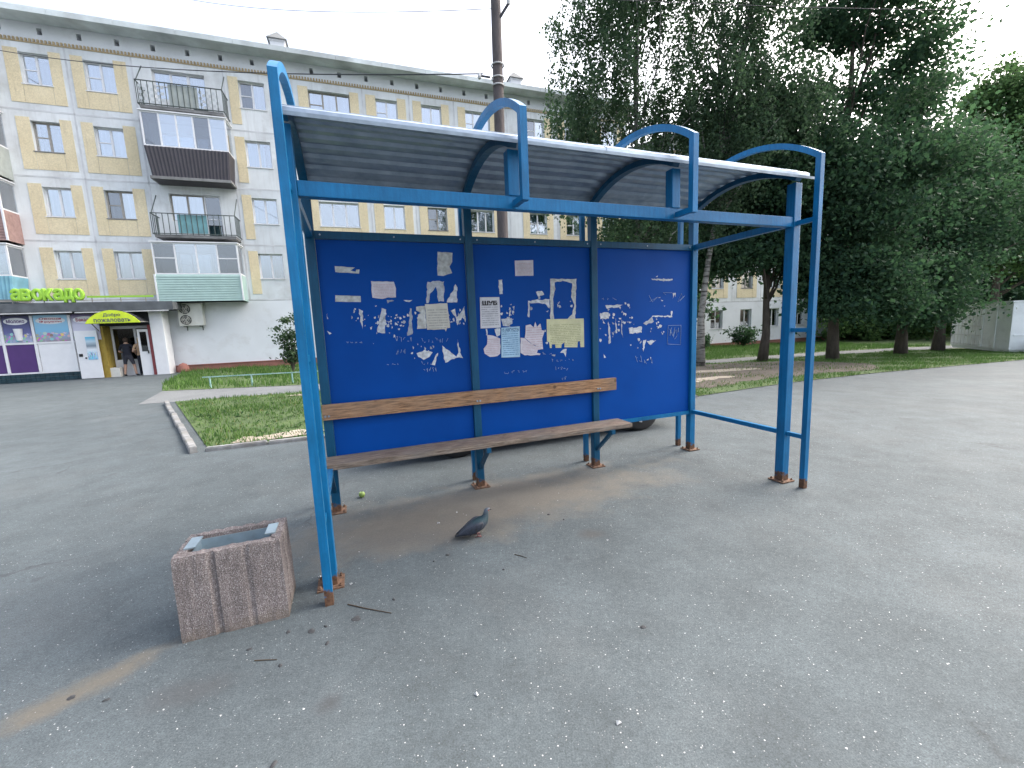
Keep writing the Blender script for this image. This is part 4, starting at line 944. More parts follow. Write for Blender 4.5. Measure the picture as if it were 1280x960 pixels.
# ---- papers, scraps and scribbles on the panels
def ragged(poly, j, step=.03):
    out = []
    for a, b in zip(poly, poly[1:]+poly[:1]):
        n = max(1, int(math.dist(a, b)/step)) if j else 1
        for k in range(n):
            f = k/n; w = 0 if k == 0 else j; out.append((a[0]+(b[0]-a[0])*f+random.uniform(-w, w), a[1]+(b[1]-a[1])*f+random.uniform(-w, w)))
    return out
def paper_mesh(name, poly, y, th=.0012):
    bm = bmesh.new(); vs = [bm.verts.new((p[0], y-th, p[1])) for p in poly]; f = bm.faces.new(vs); uv = bm.loops.layers.uv.new()
    xs_ = [p[0] for p in poly]; zs2 = [p[1] for p in poly]; x0, x1, z0, z1 = min(xs_), max(xs_), min(zs2), max(zs2)
    back = [bm.verts.new((p[0], y, p[1])) for p in poly]; n = len(poly)
    for k in range(n): bm.faces.new((vs[k], vs[(k+1) % n], back[(k+1) % n], back[k]))
    bmesh.ops.recalc_face_normals(bm, faces=bm.faces)
    for fc in bm.faces:
        for lp in fc.loops: lp[uv].uv = ((lp.vert.co.x-x0)/max(x1-x0, 1e-6), (lp.vert.co.z-z0)/max(z1-z0, 1e-6))
    bmesh.ops.triangulate(bm, faces=[fc for fc in bm.faces if len(fc.verts) > 4])
    me = bpy.data.meshes.new(name); bm.to_mesh(me); bm.free(); return me
def pz(pts, d=PD): return [on_panel(x, y, d) for x, y in pts]
def notice(label, pts, mat, j=.002, lay=0):
    t = thing('notice', label, 'notice', SP, SY, 'notices pasted on the shelter panels')
    P = ragged(pz(pts), j); link('sheet', paper_mesh('sheet', P, PD-.0008-lay*.0016), mat, t); return t
def zz(pts, sc, ox, oy): return [(x/sc+ox, y/sc+oy) for x, y in pts]
Z1 = lambda *p: zz(p, 8.533, 590, 360)
Z2 = lambda *p: zz(p, 12.8, 400, 310)
Z3 = lambda *p: zz(p, 9.14, 490, 365)
Z6 = lambda *p: zz(p, 5.052, 390, 280)
Z7 = lambda *p: zz(p, 4.923, 620, 280)
nb_ = notice('white notice headed by three big black letters on the middle panel', Z1((82, 100), (290, 97), (305, 422), (90, 432)), 'paper_white', 0, 2)
P = pz(Z1((108, 187), (268, 185), (268, 135), (108, 135)))
link('lettering', fit_text(text_mesh('ШУБ', .1, .0003, .006), P[0][0], P[1][0], P[0][1], P[2][1], PD-.0062), 'ink', nb_)
nb_ = notice('pale blue notice with blue print beside the white lettered one', Z1((310, 425), (505, 408), (510, 735), (312, 742)), 'paper_blue', 0, 3)
P = pz(Z1((318, 466), (498, 455), (498, 425), (318, 430)))
link('lettering', fit_text(text_mesh('15 АВГУСТА', .1, .0003, .002), P[0][0], P[1][0], P[0][1], P[2][1], PD-.0078), 'ink_blue', nb_)
notice('yellow double notice with torn off tabs along its lower edge', Z1((795, 333), (990, 330), (1190, 325), (1195, 630), (1155, 632), (1150, 565), (1128, 570), (1122, 632), (985, 632), (985, 580), (955, 600), (950, 638), (890, 638), (885, 600), (850, 600), (848, 640), (830, 640), (822, 580), (798, 565)), 'paper_yellow', 0, 1)
notice('crumpled pinkish notice torn into points at the top', Z1((570, 400), (620, 388), (655, 420), (672, 360), (690, 415), (725, 380), (740, 450), (772, 455), (745, 540), (755, 655), (640, 600), (560, 530)), 'paper_pink', .004, 3)
notice('pinkish notice remnant under the crumpled one', Z1((515, 530), (560, 535), (640, 600), (750, 650), (700, 660), (690, 690), (730, 700), (720, 715), (560, 718), (515, 690)), 'paper_pink', .004, 2)
notice('rounded white notice remnant below the big lettered one', Z1((160, 500), (230, 510), (300, 540), (300, 700), (270, 725), (190, 735), (135, 700), (122, 650), (160, 600)), 'paper_pink', .005, 1)
notice('cream notice with a heading in the middle of the scraps on the left panel', Z3((375, 140), (630, 128), (650, 300), (662, 408), (625, 415), (615, 452), (600, 425), (400, 432)), 'paper_cream', .002, 3)
notice('cream notice edge sticking out behind another on the left panel', Z3((275, 170), (375, 160), (395, 415), (285, 422), (295, 260), (330, 240), (275, 210)), 'paper_old', .004, 2)
notice('pale pink ruled notice with a dark hole on the left panel', Z2((815, 530), (1180, 540), (1215, 650), (1215, 790), (1090, 790), (1000, 815), (840, 795)), 'paper_pink', .003, 1)
notice('upper pale paper strip with a torn right end', Z2((235, 290), (560, 312), (490, 360), (570, 380), (580, 345), (632, 345), (625, 410), (245, 385)), 'paper_old', .002)
notice('lower pale paper strip with clean edges', Z2((245, 755), (650, 770), (655, 865), (245, 860)), 'paper_old', .001)
notice('stained grey paper with a ragged right edge high on the left panel', Z6((792, 175), (887, 183), (885, 240), (868, 270), (885, 310), (830, 328), (793, 325)), 'paper_old', .004)
notice('small square pinkish notice alone high on the middle panel', Z7((115, 225), (228, 222), (230, 318), (118, 320)), 'paper_pink', .001)
notice('hollow torn paper frame left by a poster above the yellow notice', Z7((333, 337), (495, 337), (488, 585), (440, 585), (470, 555), (482, 500), (462, 450), (468, 365), (410, 350), (360, 360), (365, 400), (350, 460), (352, 540), (358, 585), (335, 585)), 'paper_old', .006)
# scraps: glue-torn remains, sub-parts of their panel
def scrap(pts, j=.006, mat='paper_scrap'):
    P = ragged(pz(pts), j, .02); c = sum(p[0] for p in P)/len(P); i = min(2, max(0, int(c/SPC))); link('paper_scrap', paper_mesh('paper_scrap', P, PD-.0006), mat, panels[i])
for q in (Z6((730, 365), (833, 362), (833, 490), (800, 490), (782, 395), (745, 440), (735, 500), (722, 500)), Z6((905, 380), (918, 400), (916, 495), (850, 495), (885, 430)),
          Z3((572, 610), (740, 745), (610, 808), (590, 760)), Z3((525, 695), (490, 838), (452, 830), (480, 770)), Z3((752, 540), (790, 720), (810, 755), (730, 752), (760, 690), (745, 600)),
          Z3((205, 185), (225, 190), (235, 480), (175, 500), (195, 380)), Z3((280, 700), (370, 660), (465, 690), (430, 740), (360, 775), (300, 740)), Z3((130, 92), (235, 90), (200, 115)),
          Z6((440, 530), (468, 540), (462, 690), (440, 690), (412, 680), (425, 600)), Z6((295, 535), (322, 550), (318, 665), (305, 600)), Z6((472, 480), (520, 485), (478, 502)), Z6((95, 560), (103, 600), (97, 600)), Z6((95, 675), (125, 690), (110, 698)),
          Z3((670, 215), (720, 190), (740, 290), (830, 160), (838, 345), (800, 290), (745, 380), (735, 310)), Z7((15, 345), (38, 342), (42, 430), (22, 432)), Z7((198, 472), (330, 462), (328, 520), (300, 490), (205, 485), (205, 575), (195, 570)),
          Z7((246, 418), (282, 412), (296, 435), (260, 448)), Z7((640, 548), (692, 545), (694, 582), (642, 586)), Z7((690, 600), (702, 640), (706, 730), (694, 738)), Z7((735, 580), (745, 670), (736, 672)), Z7((772, 585), (780, 700), (770, 660)),
          Z7((815, 640), (898, 632), (896, 668), (822, 674)), Z7((905, 610), (940, 590), (960, 570), (970, 600), (925, 622)), Z7((672, 500), (790, 495), (760, 510), (680, 520)), Z7((955, 335), (1088, 338), (1085, 346), (1040, 350), (960, 344)),
          Z7((960, 566), (1078, 562), (1076, 535), (1085, 535), (1084, 572), (962, 572)), Z7((1086, 425), (1106, 424), (1104, 450), (1098, 432), (1088, 460)), Z7((662, 800), (676, 822), (664, 824)), Z7((985, 630), (1020, 628), (1000, 636)), Z7((905, 715), (925, 712), (905, 785)), Z7((925, 720), (985, 715), (950, 745)),
          Z1((145, 435), (160, 435), (165, 500), (150, 505)), Z1((240, 440), (300, 430), (300, 500), (265, 520)), Z1((310, 330), (420, 320), (430, 380), (390, 410), (330, 405)), Z1((395, 210), (412, 210), (405, 300), (395, 300)), Z1((430, 200), (455, 195), (445, 245)),
          Z1((940, 690), (965, 660), (1010, 650), (1000, 735), (975, 690)), Z1((845, 712), (892, 710), (880, 730))): scrap(q)
# crumbs of paper around the busy areas
for (x0, x1, y0, y1, n) in ((455, 505, 385, 425, 46), (505, 585, 388, 412, 16), (555, 582, 385, 405, 20), (625, 642, 382, 410, 22), (660, 690, 400, 440, 8), (750, 790, 378, 425, 34), (790, 830, 395, 420, 12), (430, 460, 385, 405, 8), (515, 545, 430, 450, 14), (640, 720, 370, 395, 10), (795, 815, 420, 450, 8), (810, 840, 350, 395, 6)):
    for _ in range(n):
        x, y = random.uniform(x0, x1), random.gauss((y0+y1)/2, (y1-y0)/4); s = random.uniform(.6, 2.3); a = random.uniform(0, 3.14); k = random.uniform(.25, .8)
        scrap([(x+s*math.cos(a+t)*(1 if i % 2 else k), y+s*math.sin(a+t)*1.2*(1 if i % 2 else k)) for i, t in enumerate((0, 1.3, 2.4, 3.6, 5.1))], 0)
# chalk scribbles
def scribble(x, y, w, h, n, seed):
    r = random.Random(seed); mb = MB()
    for k in range(n):
        cx = x+w*(k+.3)/n; m = r.randint(3, 5); pts = [(cx+r.uniform(0, w/n*.8), y+r.uniform(0, h)) for _ in range(m)]; P = pz(pts); mb.tube([(p[0], PD-.0022, p[1]) for p in P], .0017, 4)
    c = pz([(x+w/2, y)])[0][0]; mb.build('scribble', 'chalk', panels[min(2, max(0, int(c/SPC)))])
for q in ((492, 420, 24, 7, 5), (524, 422, 36, 8, 8), (494, 436, 12, 8, 3), (524, 451, 16, 6, 4), (528, 459, 18, 6, 5), (430, 427, 22, 2, 4), (688, 448, 30, 4, 6), (692, 458, 18, 5, 5), (660, 440, 30, 3, 4), (836, 408, 12, 14, 3), (750, 372, 20, 3, 3), (790, 444, 25, 12, 4), (628, 462, 30, 5, 4), (480, 454, 22, 2, 3), (700, 470, 8, 6, 2), (806, 365, 50, 14, 3)): scribble(*q, int(q[0]))
for pts in ([(835, 407), (851, 406.5), (850.5, 431), (834, 430), (835, 407)], [(837, 411), (841, 420), (845, 412), (846, 420), (843, 424)]):
    P = pz(pts); MB().tube([(p[0], PD-.0022, p[1]) for p in P], .0022, 4).build('scribble', 'chalk', panels[2])

# ================================================================== LITTER BIN
bn = thing('litter_bin', 'square washed-pebble concrete litter bin with grooved sides and metal liner', 'litter bin', (-1.70, 1.92, 0), .366)
bw, bd, bh = .475, .285, .45
def grooved(n0, n1, depth):
    # side outline with two shallow vertical grooves
    t = depth; return [(0, 0), (.30, 0), (.335, t), (.36, t), (.385, .0), (.62, 0), (.65, t*.5), (.67, t*.5), (.70, 0), (1, 0)]
front = [(p*bw, q) for p, q in grooved(0, 1, .010)]; right = [(bw-q, p*bd) for p, q in grooved(0, 1, .014)]; back = [(bw-p*bw, bd-q) for p, q in grooved(0, 1, .010)]; left = [(q, bd-p*bd) for p, q in grooved(0, 1, .014)]
outer = front+right[1:]+back[1:]+left[1:-1]
inn = [(.05, .05), (bw-.05, .05), (bw-.05, bd-.045), (.05, bd-.045)]
bm = bmesh.new()
def ring(poly, z): return [bm.verts.new((x, y, z)) for x, y in poly]
def dens(poly, step=.02):
    o = []
    for a, b in zip(poly, poly[1:]+poly[:1]):
        n = max(1, int(math.dist(a, b)/step)); o += [(a[0]+(b[0]-a[0])*k/n, a[1]+(b[1]-a[1])*k/n) for k in range(n)]
    return o
dn = dens(outer); cx, cy = bw/2, bd/2
rings = []
for z, s in ((-.01, 1.0), (.02, 1.012), (.12, 1.008), (.25, 1.004), (.36, 1.0), (.43, .998), (.448, .985)):
    rings.append([bm.verts.new((cx+(x-cx)*s+random.gauss(0, .0012), cy+(y-cy)*s+random.gauss(0, .0012), z+(random.gauss(0, .003) if z > .4 else 0))) for x, y in dn])
for a, b in zip(rings, rings[1:]):
    for k in range(len(a)): bm.faces.new((a[k], a[(k+1) % len(a)], b[(k+1) % len(a)], b[k]))
topi = [bm.verts.new((min(max(x, .05), bw-.05), min(max(y, .05), bd-.045), .447+random.gauss(0, .002))) for x, y in dn]; boti = [bm.verts.new((min(max(x, .05), bw-.05), min(max(y, .05), bd-.045), .1)) for x, y in dn]
for a, b in ((rings[-1], topi), (topi, boti)):
    for k in range(len(a)):
        q = (a[k], a[(k+1) % len(a)], b[(k+1) % len(a)], b[k])
        try: bm.faces.new(q)
        except Exception: pass
bmesh.ops.remove_doubles(bm, verts=bm.verts, dist=.0004); bmesh.ops.recalc_face_normals(bm, faces=bm.faces)
me = bpy.data.meshes.new('body'); bm.to_mesh(me); bm.free(); link('body', me, 'granite', bn)
ln = MB(); a, b, c, d_ = .062, bw-.062, .06, bd-.058
for bx in ((a, b, c, c+.003), (a, b, d_-.003, d_), (a, a+.003, c, d_), (b-.003, b, c, d_)): ln.box(*bx, .06, .43)
ln.box(a, b, c, d_, .055, .058); ln.box(a-.03, a+.02, c+.02, d_-.02, .4485, .456).box(b-.02, b+.03, c+.02, d_-.02, .4485, .456)
ln.build('liner', 'zinc', bn)
tr = MB(); 
for k in range(5): x, y = random.uniform(.1, .38), random.uniform(.09, .2); tr.add([(x, y, .2+.02*k), (x+.07, y+.02, .22+.02*k), (x+.05, y+.07, .2+.025*k), (x-.02, y+.05, .23)], [(0, 1, 2), (0, 2, 3)])
tr.box(a+.004, b-.004, c+.004, d_-.004, .14, .19); tr.build('rubbish', 'paper_old', bn)

# ================================================================== PIGEON
pg = thing('pigeon', 'dark slate pigeon standing on the sandy asphalt in front of the bench', 'pigeon', (-.30, 2.90, 0), .28); pg.scale = (.88, 1.1, 1.02)
spine = [(-.185, 0, .045, .012, .004), (-.15, 0, .055, .022, .008), (-.11, 0, .070, .032, .020), (-.06, 0, .086, .046, .036), (-.01, 0, .100, .054, .046), (.035, 0, .116, .050, .046), (.066, 0, .137, .038, .036), (.079, 0, .163, .025, .025), (.082, 0, .183, .019, .021), (.088, 0, .201, .019, .019), (.098, 0, .210, .016, .014), (.110, 0, .209, .008, .008), (.122, 0, .205, .004, .0045), (.133, 0, .2, .001, .0015)]
bm = bmesh.new(); prev = None; n = 16
for k, (x, y, z, ry, rz) in enumerate(spine):
    p0 = spine[max(0, k-1)]; p1 = spine[min(len(spine)-1, k+1)]; d = Vector((p1[0]-p0[0], 0, p1[2]-p0[2])).normalized(); up = Vector((-d.z, 0, d.x))
    rg = [bm.verts.new(Vector((x, y, z))+Vector((0, 1, 0))*ry*math.cos(2*math.pi*j/n)+up*rz*math.sin(2*math.pi*j/n)) for j in range(n)]
    if prev:
        for j in range(n): bm.faces.new((prev[j], prev[(j+1) % n], rg[(j+1) % n], rg[j]))
    else: bm.faces.new(rg[::-1])
    prev = rg
bm.faces.new(prev); bmesh.ops.recalc_face_normals(bm, faces=bm.faces); me = bpy.data.meshes.new('body'); bm.to_mesh(me); bm.free()
def pigeon_mat():
    m, t, b = nodes_of('pigeon_feathers'); co = coord(t); s = N(t, 'SeparateXYZ'); t.links.new(co, s.inputs[0])
    c = ramp(t, s.outputs[2], [(.06, (.03, .035, .045)), (.115, (.04, .048, .065)), (.15, (.022, .05, .058)), (.185, (.035, .055, .068)), (.2, (.075, .09, .11))])
    tail = ramp(t, s.outputs[0], [(0, (0,)*3), (.001, (0,)*3)])
    f = math_(t, 'LESS_THAN', s.outputs[0], -.15); c = mix(t, f, c, (.012, .013, .017))
    f = math_(t, 'GREATER_THAN', s.outputs[0], .112); c = mix(t, f, c, (.05, .045, .045))
    c = mix(t, .6, c, ramp(t, noise(t, co, 120, 3), [(.3, (.6,)*3), (.7, (1.35,)*3)]), 'MULTIPLY')
    t.links.new(c, b.inputs['Base Color']); b.inputs['Roughness'].default_value = .5; return m
link('body', me, pigeon_mat(), pg, True)
M['feather'] = pmat('feather', (.02, .025, .038), .6, 0, .5, 60); M['feather_dark'] = pmat('feather_dark', (.012, .013, .018), .6); M['feather_white'] = pmat('feather_white', (.6, .62, .66), .7); M['bird_leg'] = pmat('bird_leg', (.14, .06, .06), .6)
for sd_ in (-1, 1):
    bm = bmesh.new(); prev = None
    for x, z, ry, rz, off in ((.045, .122, .006, .012, .047), (.03, .117, .008, .03, .05), (-.02, .104, .009, .037, .054), (-.07, .088, .008, .03, .044), (-.115, .074, .006, .018, .03), (-.155, .06, .003, .008, .02), (-.175, .053, .001, .002, .015)):
        rg = [bm.verts.new((x+.25*rz*math.sin(2*math.pi*j/10), sd_*(off+ry*math.cos(2*math.pi*j/10)), z+rz*math.sin(2*math.pi*j/10))) for j in range(10)]
        if prev:
            for j in range(10): bm.faces.new((prev[j], prev[(j+1) % 10], rg[(j+1) % 10], rg[j]))
        else: bm.faces.new(rg)
        prev = rg
    bm.faces.new(prev); bmesh.ops.recalc_face_normals(bm, faces=bm.faces); me = bpy.data.meshes.new('wing'); bm.to_mesh(me); bm.free(); wg = link('wing', me, 'feather', pg, True)
    for k, (x, z) in enumerate(((-.03, .1), (-.075, .085))):
        MB().add([(x, sd_*.066-sd_*k*.012, z-.026), (x+.014, sd_*.066-sd_*k*.012, z-.026), (x+.022, sd_*.064-sd_*k*.012, z+.012), (x+.008, sd_*.064-sd_*k*.012, z+.012)], [(0, 1, 2, 3)]).build('wing_bar', 'feather_dark', wg)
    MB().add([(-.1, sd_*.034, .085), (-.078, sd_*.036, .092), (-.082, sd_*.035, .102), (-.1, sd_*.03, .095)], [(0, 1, 2, 3)]).build('white_patch', 'feather_white', wg)
    lg = MB().tube([(.0, sd_*.02, .065), (-.005, sd_*.02, .03), (.004, sd_*.02, .005)], [.007, .004, .004], 6)
    for a in (-.5, 0, .5, 3.14): lg.tube([(.004, sd_*.02, .006), (.004+.03*math.cos(a), sd_*.02+.03*math.sin(a), .003)], [.0035, .002], 5)
    lg.build('leg', 'bird_leg', pg)
    MB().tube([(.1, sd_*.0158, .2075), (.1, sd_*.0175, .2075)], [.004, .003], 8).build('eye', 'lamp_red', pg)
MB().box(.103, .113, -.005, .005, .2125, .2165).build('cere', 'feather_white', pg)
for o in pg.children:
    if not o.name.startswith('leg'): o.location.z = -.022

# ================================================================== PARKED CAR behind the panels
cr = thing('parked_car', 'dark car parked behind the blue panels, wheels showing below them', 'car', (.553, 5.307, 0), .3615)
# local x along the car (+x right), near side at y=0, far side y=1.55; wheels at x=+-1.31
def car_section(x):
    return None
prof_low = [(-2.05, .32), (-2.1, .5), (-2.02, .82), (-1.2, .93), (1.1, .98), (1.85, 1.0), (2.0, .85), (2.03, .5), (1.98, .3)]
outl = prof_low[:]; bot = []
for cxw in (1.31, -1.31):
    bot += [(cxw+.36*math.cos(a), .31+.36*math.sin(a)) for a in [math.pi*k/10 for k in range(11)]]
outl = prof_low+[(1.7, .22)]+bot[:11]+[(.9, .22), (-.9, .22)]+bot[11:]+[(-1.72, .22)]
def car_slab(poly, y0, y1, inset):
    mb = MB(); mb.prism(poly, 1, y0, y1); return mb
car_slab(outl, -.06, 1.61, 0).build('body', 'car_paint', cr, bevel=.03)
cab = [(-1.15, .92), (-.35, 1.43), (1.05, 1.45), (1.8, .98)]
cm_ = MB(); vs = [(x, .06 if z < 1.2 else .2, z) for x, z in cab]+[(x, 1.49 if z < 1.2 else 1.35, z) for x, z in cab]
cm_.add(vs, [(0, 1, 2, 3), (7, 6, 5, 4), (0, 4, 5, 1), (1, 5, 6, 2), (2, 6, 7, 3), (3, 7, 4, 0)]).build('cabin', 'car_paint', cr, bevel=.03)
for yy, yt, sgn in ((.06, .2, -1), (1.49, 1.35, 1)):
    for w_ in (((-1.0, .98), (-.35, 1.39), (.25, 1.40), (.25, .98)), ((.33, .98), (.33, 1.40), (1.0, 1.40), (1.5, 1.02))):
        MB().add([(x, (yy+(yt-yy)*(z-.94)/.5)+sgn*.012, z) for x, z in w_], [(0, 1, 2, 3)]).build('side_window', 'glass_dark', cr)
for x in (-1.31, 1.31):
    for y in (-.05, 1.42):
        wh = MB().tube([(x, y, .305), (x, y+.015, .305), (x, y+.16, .305), (x, y+.18, .305)], [.27, .305, .305, .27], 24).build('wheel', 'tyre', cr, True)
        yr = y-.004 if y < 0 else y+.184; rm = MB()
        rm.tube([(x, yr+.002, .305), (x, yr-.002 if y < 0 else yr+.004, .305)], .19, 20)
        rmo = rm.build('rim', 'tyre', wh); sp_ = MB()
        for k in range(7): a = 2*math.pi*k/7; sp_.bar((x, yr-.008, .305), (x+.185*math.cos(a), yr-.008, .305+.185*math.sin(a)), .045, .01, (0, 1, 0))
        sp_.build('spoke', 'alloy', wh)
MB().box(1.95, 2.035, .05, .35, .7, .85).build('tail_lamp', 'lamp_red', cr); MB().box(1.95, 2.035, 1.2, 1.5, .7, .85).build('tail_lamp', 'lamp_red', cr)
MB().box(-2.1, -2.0, .05, .4, .6, .75).build('headlight', 'ceramic', cr); MB().box(-2.1, -2.0, 1.15, 1.5, .6, .75).build('headlight', 'ceramic', cr)

# ================================================================== PEOPLE in the shop doorway
def person(label, u, y, z0, rz, joints, zones, hair_mat, hair_long, scale=1):
    c, s = math.cos(BY), math.sin(BY)
    p = thing('person', label, 'person', (BP.x+u*c-y*s, BP.y+u*s+y*c, z0), rz)
    me = bpy.data.meshes.new('body'); names = list(joints); V_ = [joints[k][:3] for k in names]; ix = {k: i for i, k in enumerate(names)}
    E_ = [(ix[k], ix[joints[k][4]]) for k in names if joints[k][4]]
    me.from_pydata(V_, E_, []); o = bpy.data.objects.new('body', me); C.objects.link(o)
    md = o.modifiers.new('skin', 'SKIN'); md.use_smooth_shade = True
    for k in names: r_ = joints[k][3]; sv = me.skin_vertices[0].data[ix[k]]; sv.radius = (r_, r_) if not isinstance(r_, tuple) else r_; sv.use_root = (k == 'pelvis')
    ss = o.modifiers.new('sub', 'SUBSURF'); ss.levels = 2
    bpy.context.view_layer.update(); dg = bpy.context.evaluated_depsgraph_get(); m2 = bpy.data.meshes.new_from_object(o.evaluated_get(dg)); bpy.data.objects.remove(o)
    m2.materials.clear(); mats = []
    for f in m2.polygons:
        cc = f.center; mt = zones(cc)
        if mt not in mats: mats.append(mt); m2.materials.append(M[mt])
        f.material_index = mats.index(mt); f.use_smooth = True
    ob = link('body', m2, None, p)
    h = Vector(joints['head'][:3]); hm = MB(); rows = 7
    for k in range(rows):
        pass
    bm = bmesh.new(); bmesh.ops.create_icosphere(bm, subdivisions=3, radius=.108)
    for v in bm.verts:
        v.co.x *= .88; v.co.z *= 1.12
        if v.co.y < -.03 and v.co.z < .055: v.co *= .8
        if hair_long and v.co.z < 0 and v.co.y > -.02: v.co.z *= 2.4
    bmesh.ops.translate(bm, verts=bm.verts, vec=h+Vector((0, .012, .02))); hmz = bpy.data.meshes.new('hair'); bm.to_mesh(hmz); bm.free(); link('hair', hmz, hair_mat, p, True)
    return p
def body(arm_l, arm_r, legs, bend=0):
    J = {'pelvis': (0, 0, .95, (.155, .115), None), 'waist': (0, -bend*.1, 1.1, (.15, .105), 'pelvis'), 'chest': (0, -bend*.3, 1.3, (.165, .12), 'waist'), 'shoulders': (0, -bend*.42, 1.44, (.12, .085), 'chest'),
         'neck': (0, -bend*.5, 1.54, .052, 'shoulders'), 'head': (0, -bend*.6-.012, 1.655, (.076, .09), 'neck'), 'crown': (0, -bend*.62, 1.745, (.05, .06), 'head'), 'nose': (0, -bend*.62-.105, 1.645, .014, 'head')}
    for sd_, nm, arm in ((-1, 'l', arm_l), (1, 'r', arm_r)):
        J['sh'+nm] = (sd_*.19, -bend*.42, 1.42, .062, 'shoulders'); J['el'+nm] = (*arm[0], .046, 'sh'+nm); J['wr'+nm] = (*arm[1], .03, 'el'+nm)
        w_ = Vector(arm[1]); dirv = (w_-Vector(arm[0])).normalized(); J['pa'+nm] = (*(w_+dirv*.07), (.036, .018), 'wr'+nm); pa = w_+dirv*.07
        for k, off in enumerate((-.03, -.01, .01, .03)):
            J[f'f{nm}{k}'] = (pa.x+dirv.x*.06, pa.y+dirv.y*.06+off, pa.z+dirv.z*.06, .009, 'pa'+nm); J[f'g{nm}{k}'] = (pa.x+dirv.x*.095-sd_*.012, pa.y+dirv.y*.095+off, pa.z+dirv.z*.095, .008, f'f{nm}{k}')
        J['th'+nm] = (w_.x+dirv.x*.05, w_.y+dirv.y*.05-.05, w_.z+dirv.z*.05, .01, 'wr'+nm)
        hp, kn, an = legs[nm]; J['hip'+nm] = (*hp, .1, 'pelvis'); J['kn'+nm] = (*kn, .062, 'hip'+nm); J['an'+nm] = (*an, .042, 'kn'+nm); J['toe'+nm] = (an[0]+sd_*.03, an[1]-.17, .035, (.045, .03), 'an'+nm)
    return J
man = body(((-.3, .02, 1.14), (-.24, -.2, 1.0)), ((.3, -.02, 1.16), (.26, -.24, 1.1)), {'l': ((-.1, 0, .88), (-.19, -.02, .5), (-.24, .03, .085)), 'r': ((.1, 0, .88), (.16, -.04, .5), (.2, 0, .085))})
def zone_man(c):
    if c.z > 1.5: return 'skin'
    if c.z < .1: return 'shoe'
    if c.z < .56: return 'skin'
    if c.z < .98 and abs(c.x) < .24: return 'cloth_dark'
    if abs(c.x) > .235 and c.z < 1.2: return 'skin'
    return 'cloth_black'
person('person in black shirt and dark shorts seen from behind in the shop doorway', -18.98, -.72, -.02, BY+math.pi, man, zone_man, 'hair_brown', False)
wom = body(((-.28, -.1, 1.12), (-.2, -.3, 1.2)), ((.28, -.08, 1.12), (.26, -.28, 1.1)), {'l': ((-.09, 0, .88), (-.1, -.06, .48), (-.1, .02, .085)), 'r': ((.09, 0, .88), (.12, -.02, .48), (.12, .06, .085))}, .25)
def zone_w(c):
    if c.z > 1.5: return 'skin'
    if c.z < .1: return 'shoe'
    if c.z < .95 and abs(c.x) < .24: return 'cloth_black'
    if abs(c.x) > .24 and c.z < 1.25: return 'skin'
    return 'cloth_tan'
person('person in tan top and dark trousers coming out of the shop door', -18.5, -.62, -.02, BY+.4, wom, zone_w, 'hair_blond', True)

# ================================================================== SMALL THINGS ON THE GROUND
def twig(label, pts, r):
    tag(MB().tube([(x, y, r*.9) for x, y in pts], [r, r*.9, r*.6][:len(pts)], 6).build('twig', 'twig'), label, 'twig', 'twigs on the asphalt')
twig('thin bent twig lying by the foot of the left front post', [(-.97, 2.17), (-.86, 2.13), (-.70, 2.08)], .0035)
twig('short straight twig lying in front of the litter bin', [(-1.26, 1.785), (-1.20, 1.786), (-1.155, 1.785)], .0028)
twig('tiny twig lying past the pigeon', [(-.03, 2.62), (.01, 2.60), (.05, 2.57)], .0025)
lf = thing('fallen_apple', 'small green fallen apple on the asphalt behind the bench', 'apple', (-1.43, 3.72, 0)); M['apple'] = pmat('apple', (.22, .32, .08), .45, 0, .3, 20)
MB().tube([(0, 0, .001), (0, 0, .006), (0, 0, .028), (0, 0, .045), (0, 0, .052), (0, 0, .047)], [.008, .02, .03, .024, .012, .002], 14).build('fruit', 'apple', lf, True); MB().tube([(0, 0, .046), (.004, 0, .062)], .002, 5).build('stalk', 'twig', lf)
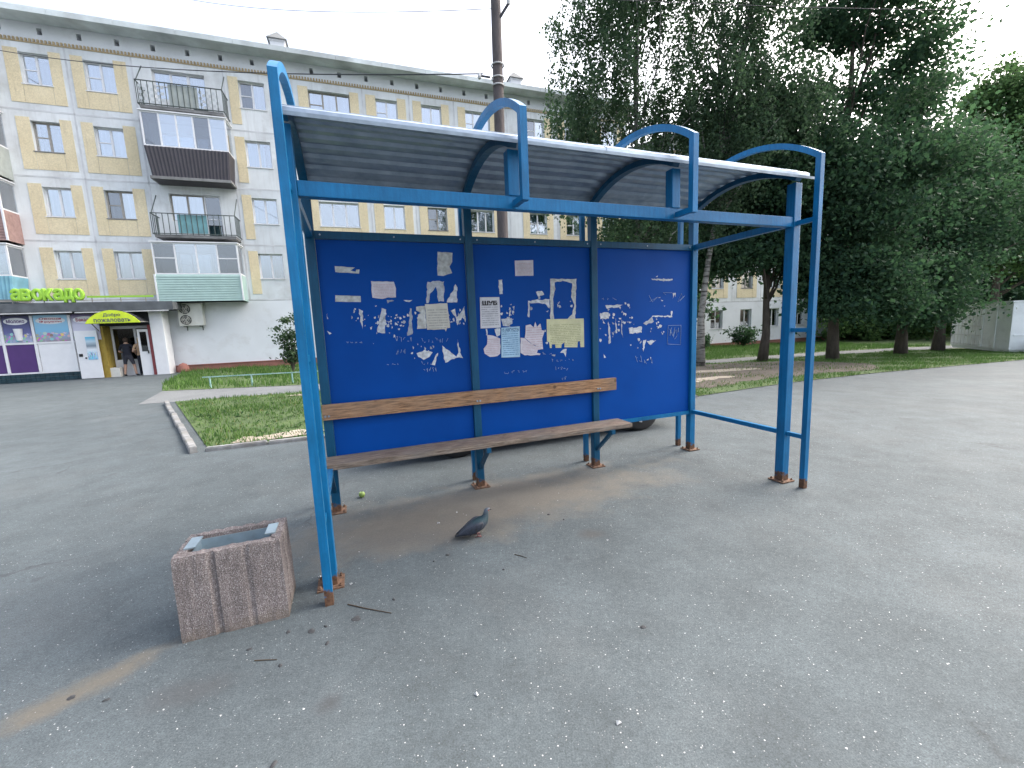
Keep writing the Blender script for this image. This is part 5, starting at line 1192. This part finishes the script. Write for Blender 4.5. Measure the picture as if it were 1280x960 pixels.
# dark flattened gum and tar spots, each a low disc
for k, (x, y, r) in enumerate(((-1.08, 1.97, .028), (-1.02, 2.0, .018), (-.88, 2.05, .035), (-.96, 1.88, .022), (-1.33, 1.86, .02), (-1.12, 1.75, .018), (-1.95, 1.62, .022), (-1.78, 1.6, .02), (-.48, 2.65, .028), (-.56, 2.58, .014), (.25, 3.2, .02), (.36, 3.1, .014), (-.1, 2.45, .015), (-1.2, 1.97, .022), (-.72, 2.2, .02), (.6, 1.9, .02), (-.9, 1.3, .022))):
    mb = MB(); n = 14; q = random.Random(k); r *= .72; ex = q.uniform(.5, .9); ro = q.uniform(0, 3); rim = [(r*(1+.25*q.uniform(-1, 1))*math.cos(2*math.pi*j/n), r*ex*(1+.25*q.uniform(-1, 1))*math.sin(2*math.pi*j/n)) for j in range(n)]
    mb.add([(0, 0, .005)]+[(a*.7, b*.7, .004) for a, b in rim]+[(a, b, .0005) for a, b in rim], [(0, 1+j, 1+(j+1) % n) for j in range(n)]+[(1+j, 1+n+j, 1+n+(j+1) % n, 1+(j+1) % n) for j in range(n)])
    o = mb.build('gum_spot', 'spot', None, True); o.location = (x, y, .0006); o.rotation_euler = (0, 0, ro); tag(o, 'small dark flattened spot stuck to the asphalt', 'gum spot', 'dark spots on the asphalt')
for k, (x, y, w) in enumerate(((-.62, 3.12, .022), (-.5, 3.3, .015), (-1.25, 2.45, .02), (-1.02, 2.36, .018), (-.2, 1.55, .018), (.62, 2.75, .014), (-1.9, 2.35, .025), (.35, 1.4, .02))):
    w *= .55; q = random.Random(k+50); mb = MB().add([(-w, -w*.6, .001), (w, -w*.5, .006), (w*.8, w*.6, .002), (-w*.7, w*.7, .008), (0, 0, .012)], [(0, 1, 4), (1, 2, 4), (2, 3, 4), (3, 0, 4)])
    o = mb.build('litter_scrap', 'chip'); o.location = (x, y, .001); o.rotation_euler = (0, 0, q.uniform(0, 6)); tag(o, 'tiny crumpled white paper scrap dropped on the asphalt', 'litter', 'white scraps on the asphalt')
# loose pale grit
n = 4200; p = np.stack([rng.uniform(-4, 5, n), .9+7*rng.random(n)**2.2], 1); s = .0008+.0036*rng.random(n)**3.2; a = rng.uniform(0, 6.28, n)
v = np.stack([np.stack([p[:, 0]+s*np.cos(a+k*1.57+rng.uniform(-.4, .4, n)), p[:, 1]+s*np.sin(a+k*1.57+rng.uniform(-.4, .4, n)), gz(p[:, 0], p[:, 1])+.001+rng.uniform(0, 1, n)*s], 1) for k in range(4)], 1)
gr = link('grit', raw_mesh('grit', v, 4), 'chip'); gr['kind'] = 'stuff'; tag(gr, 'loose pale grit scattered over the worn asphalt', 'grit')
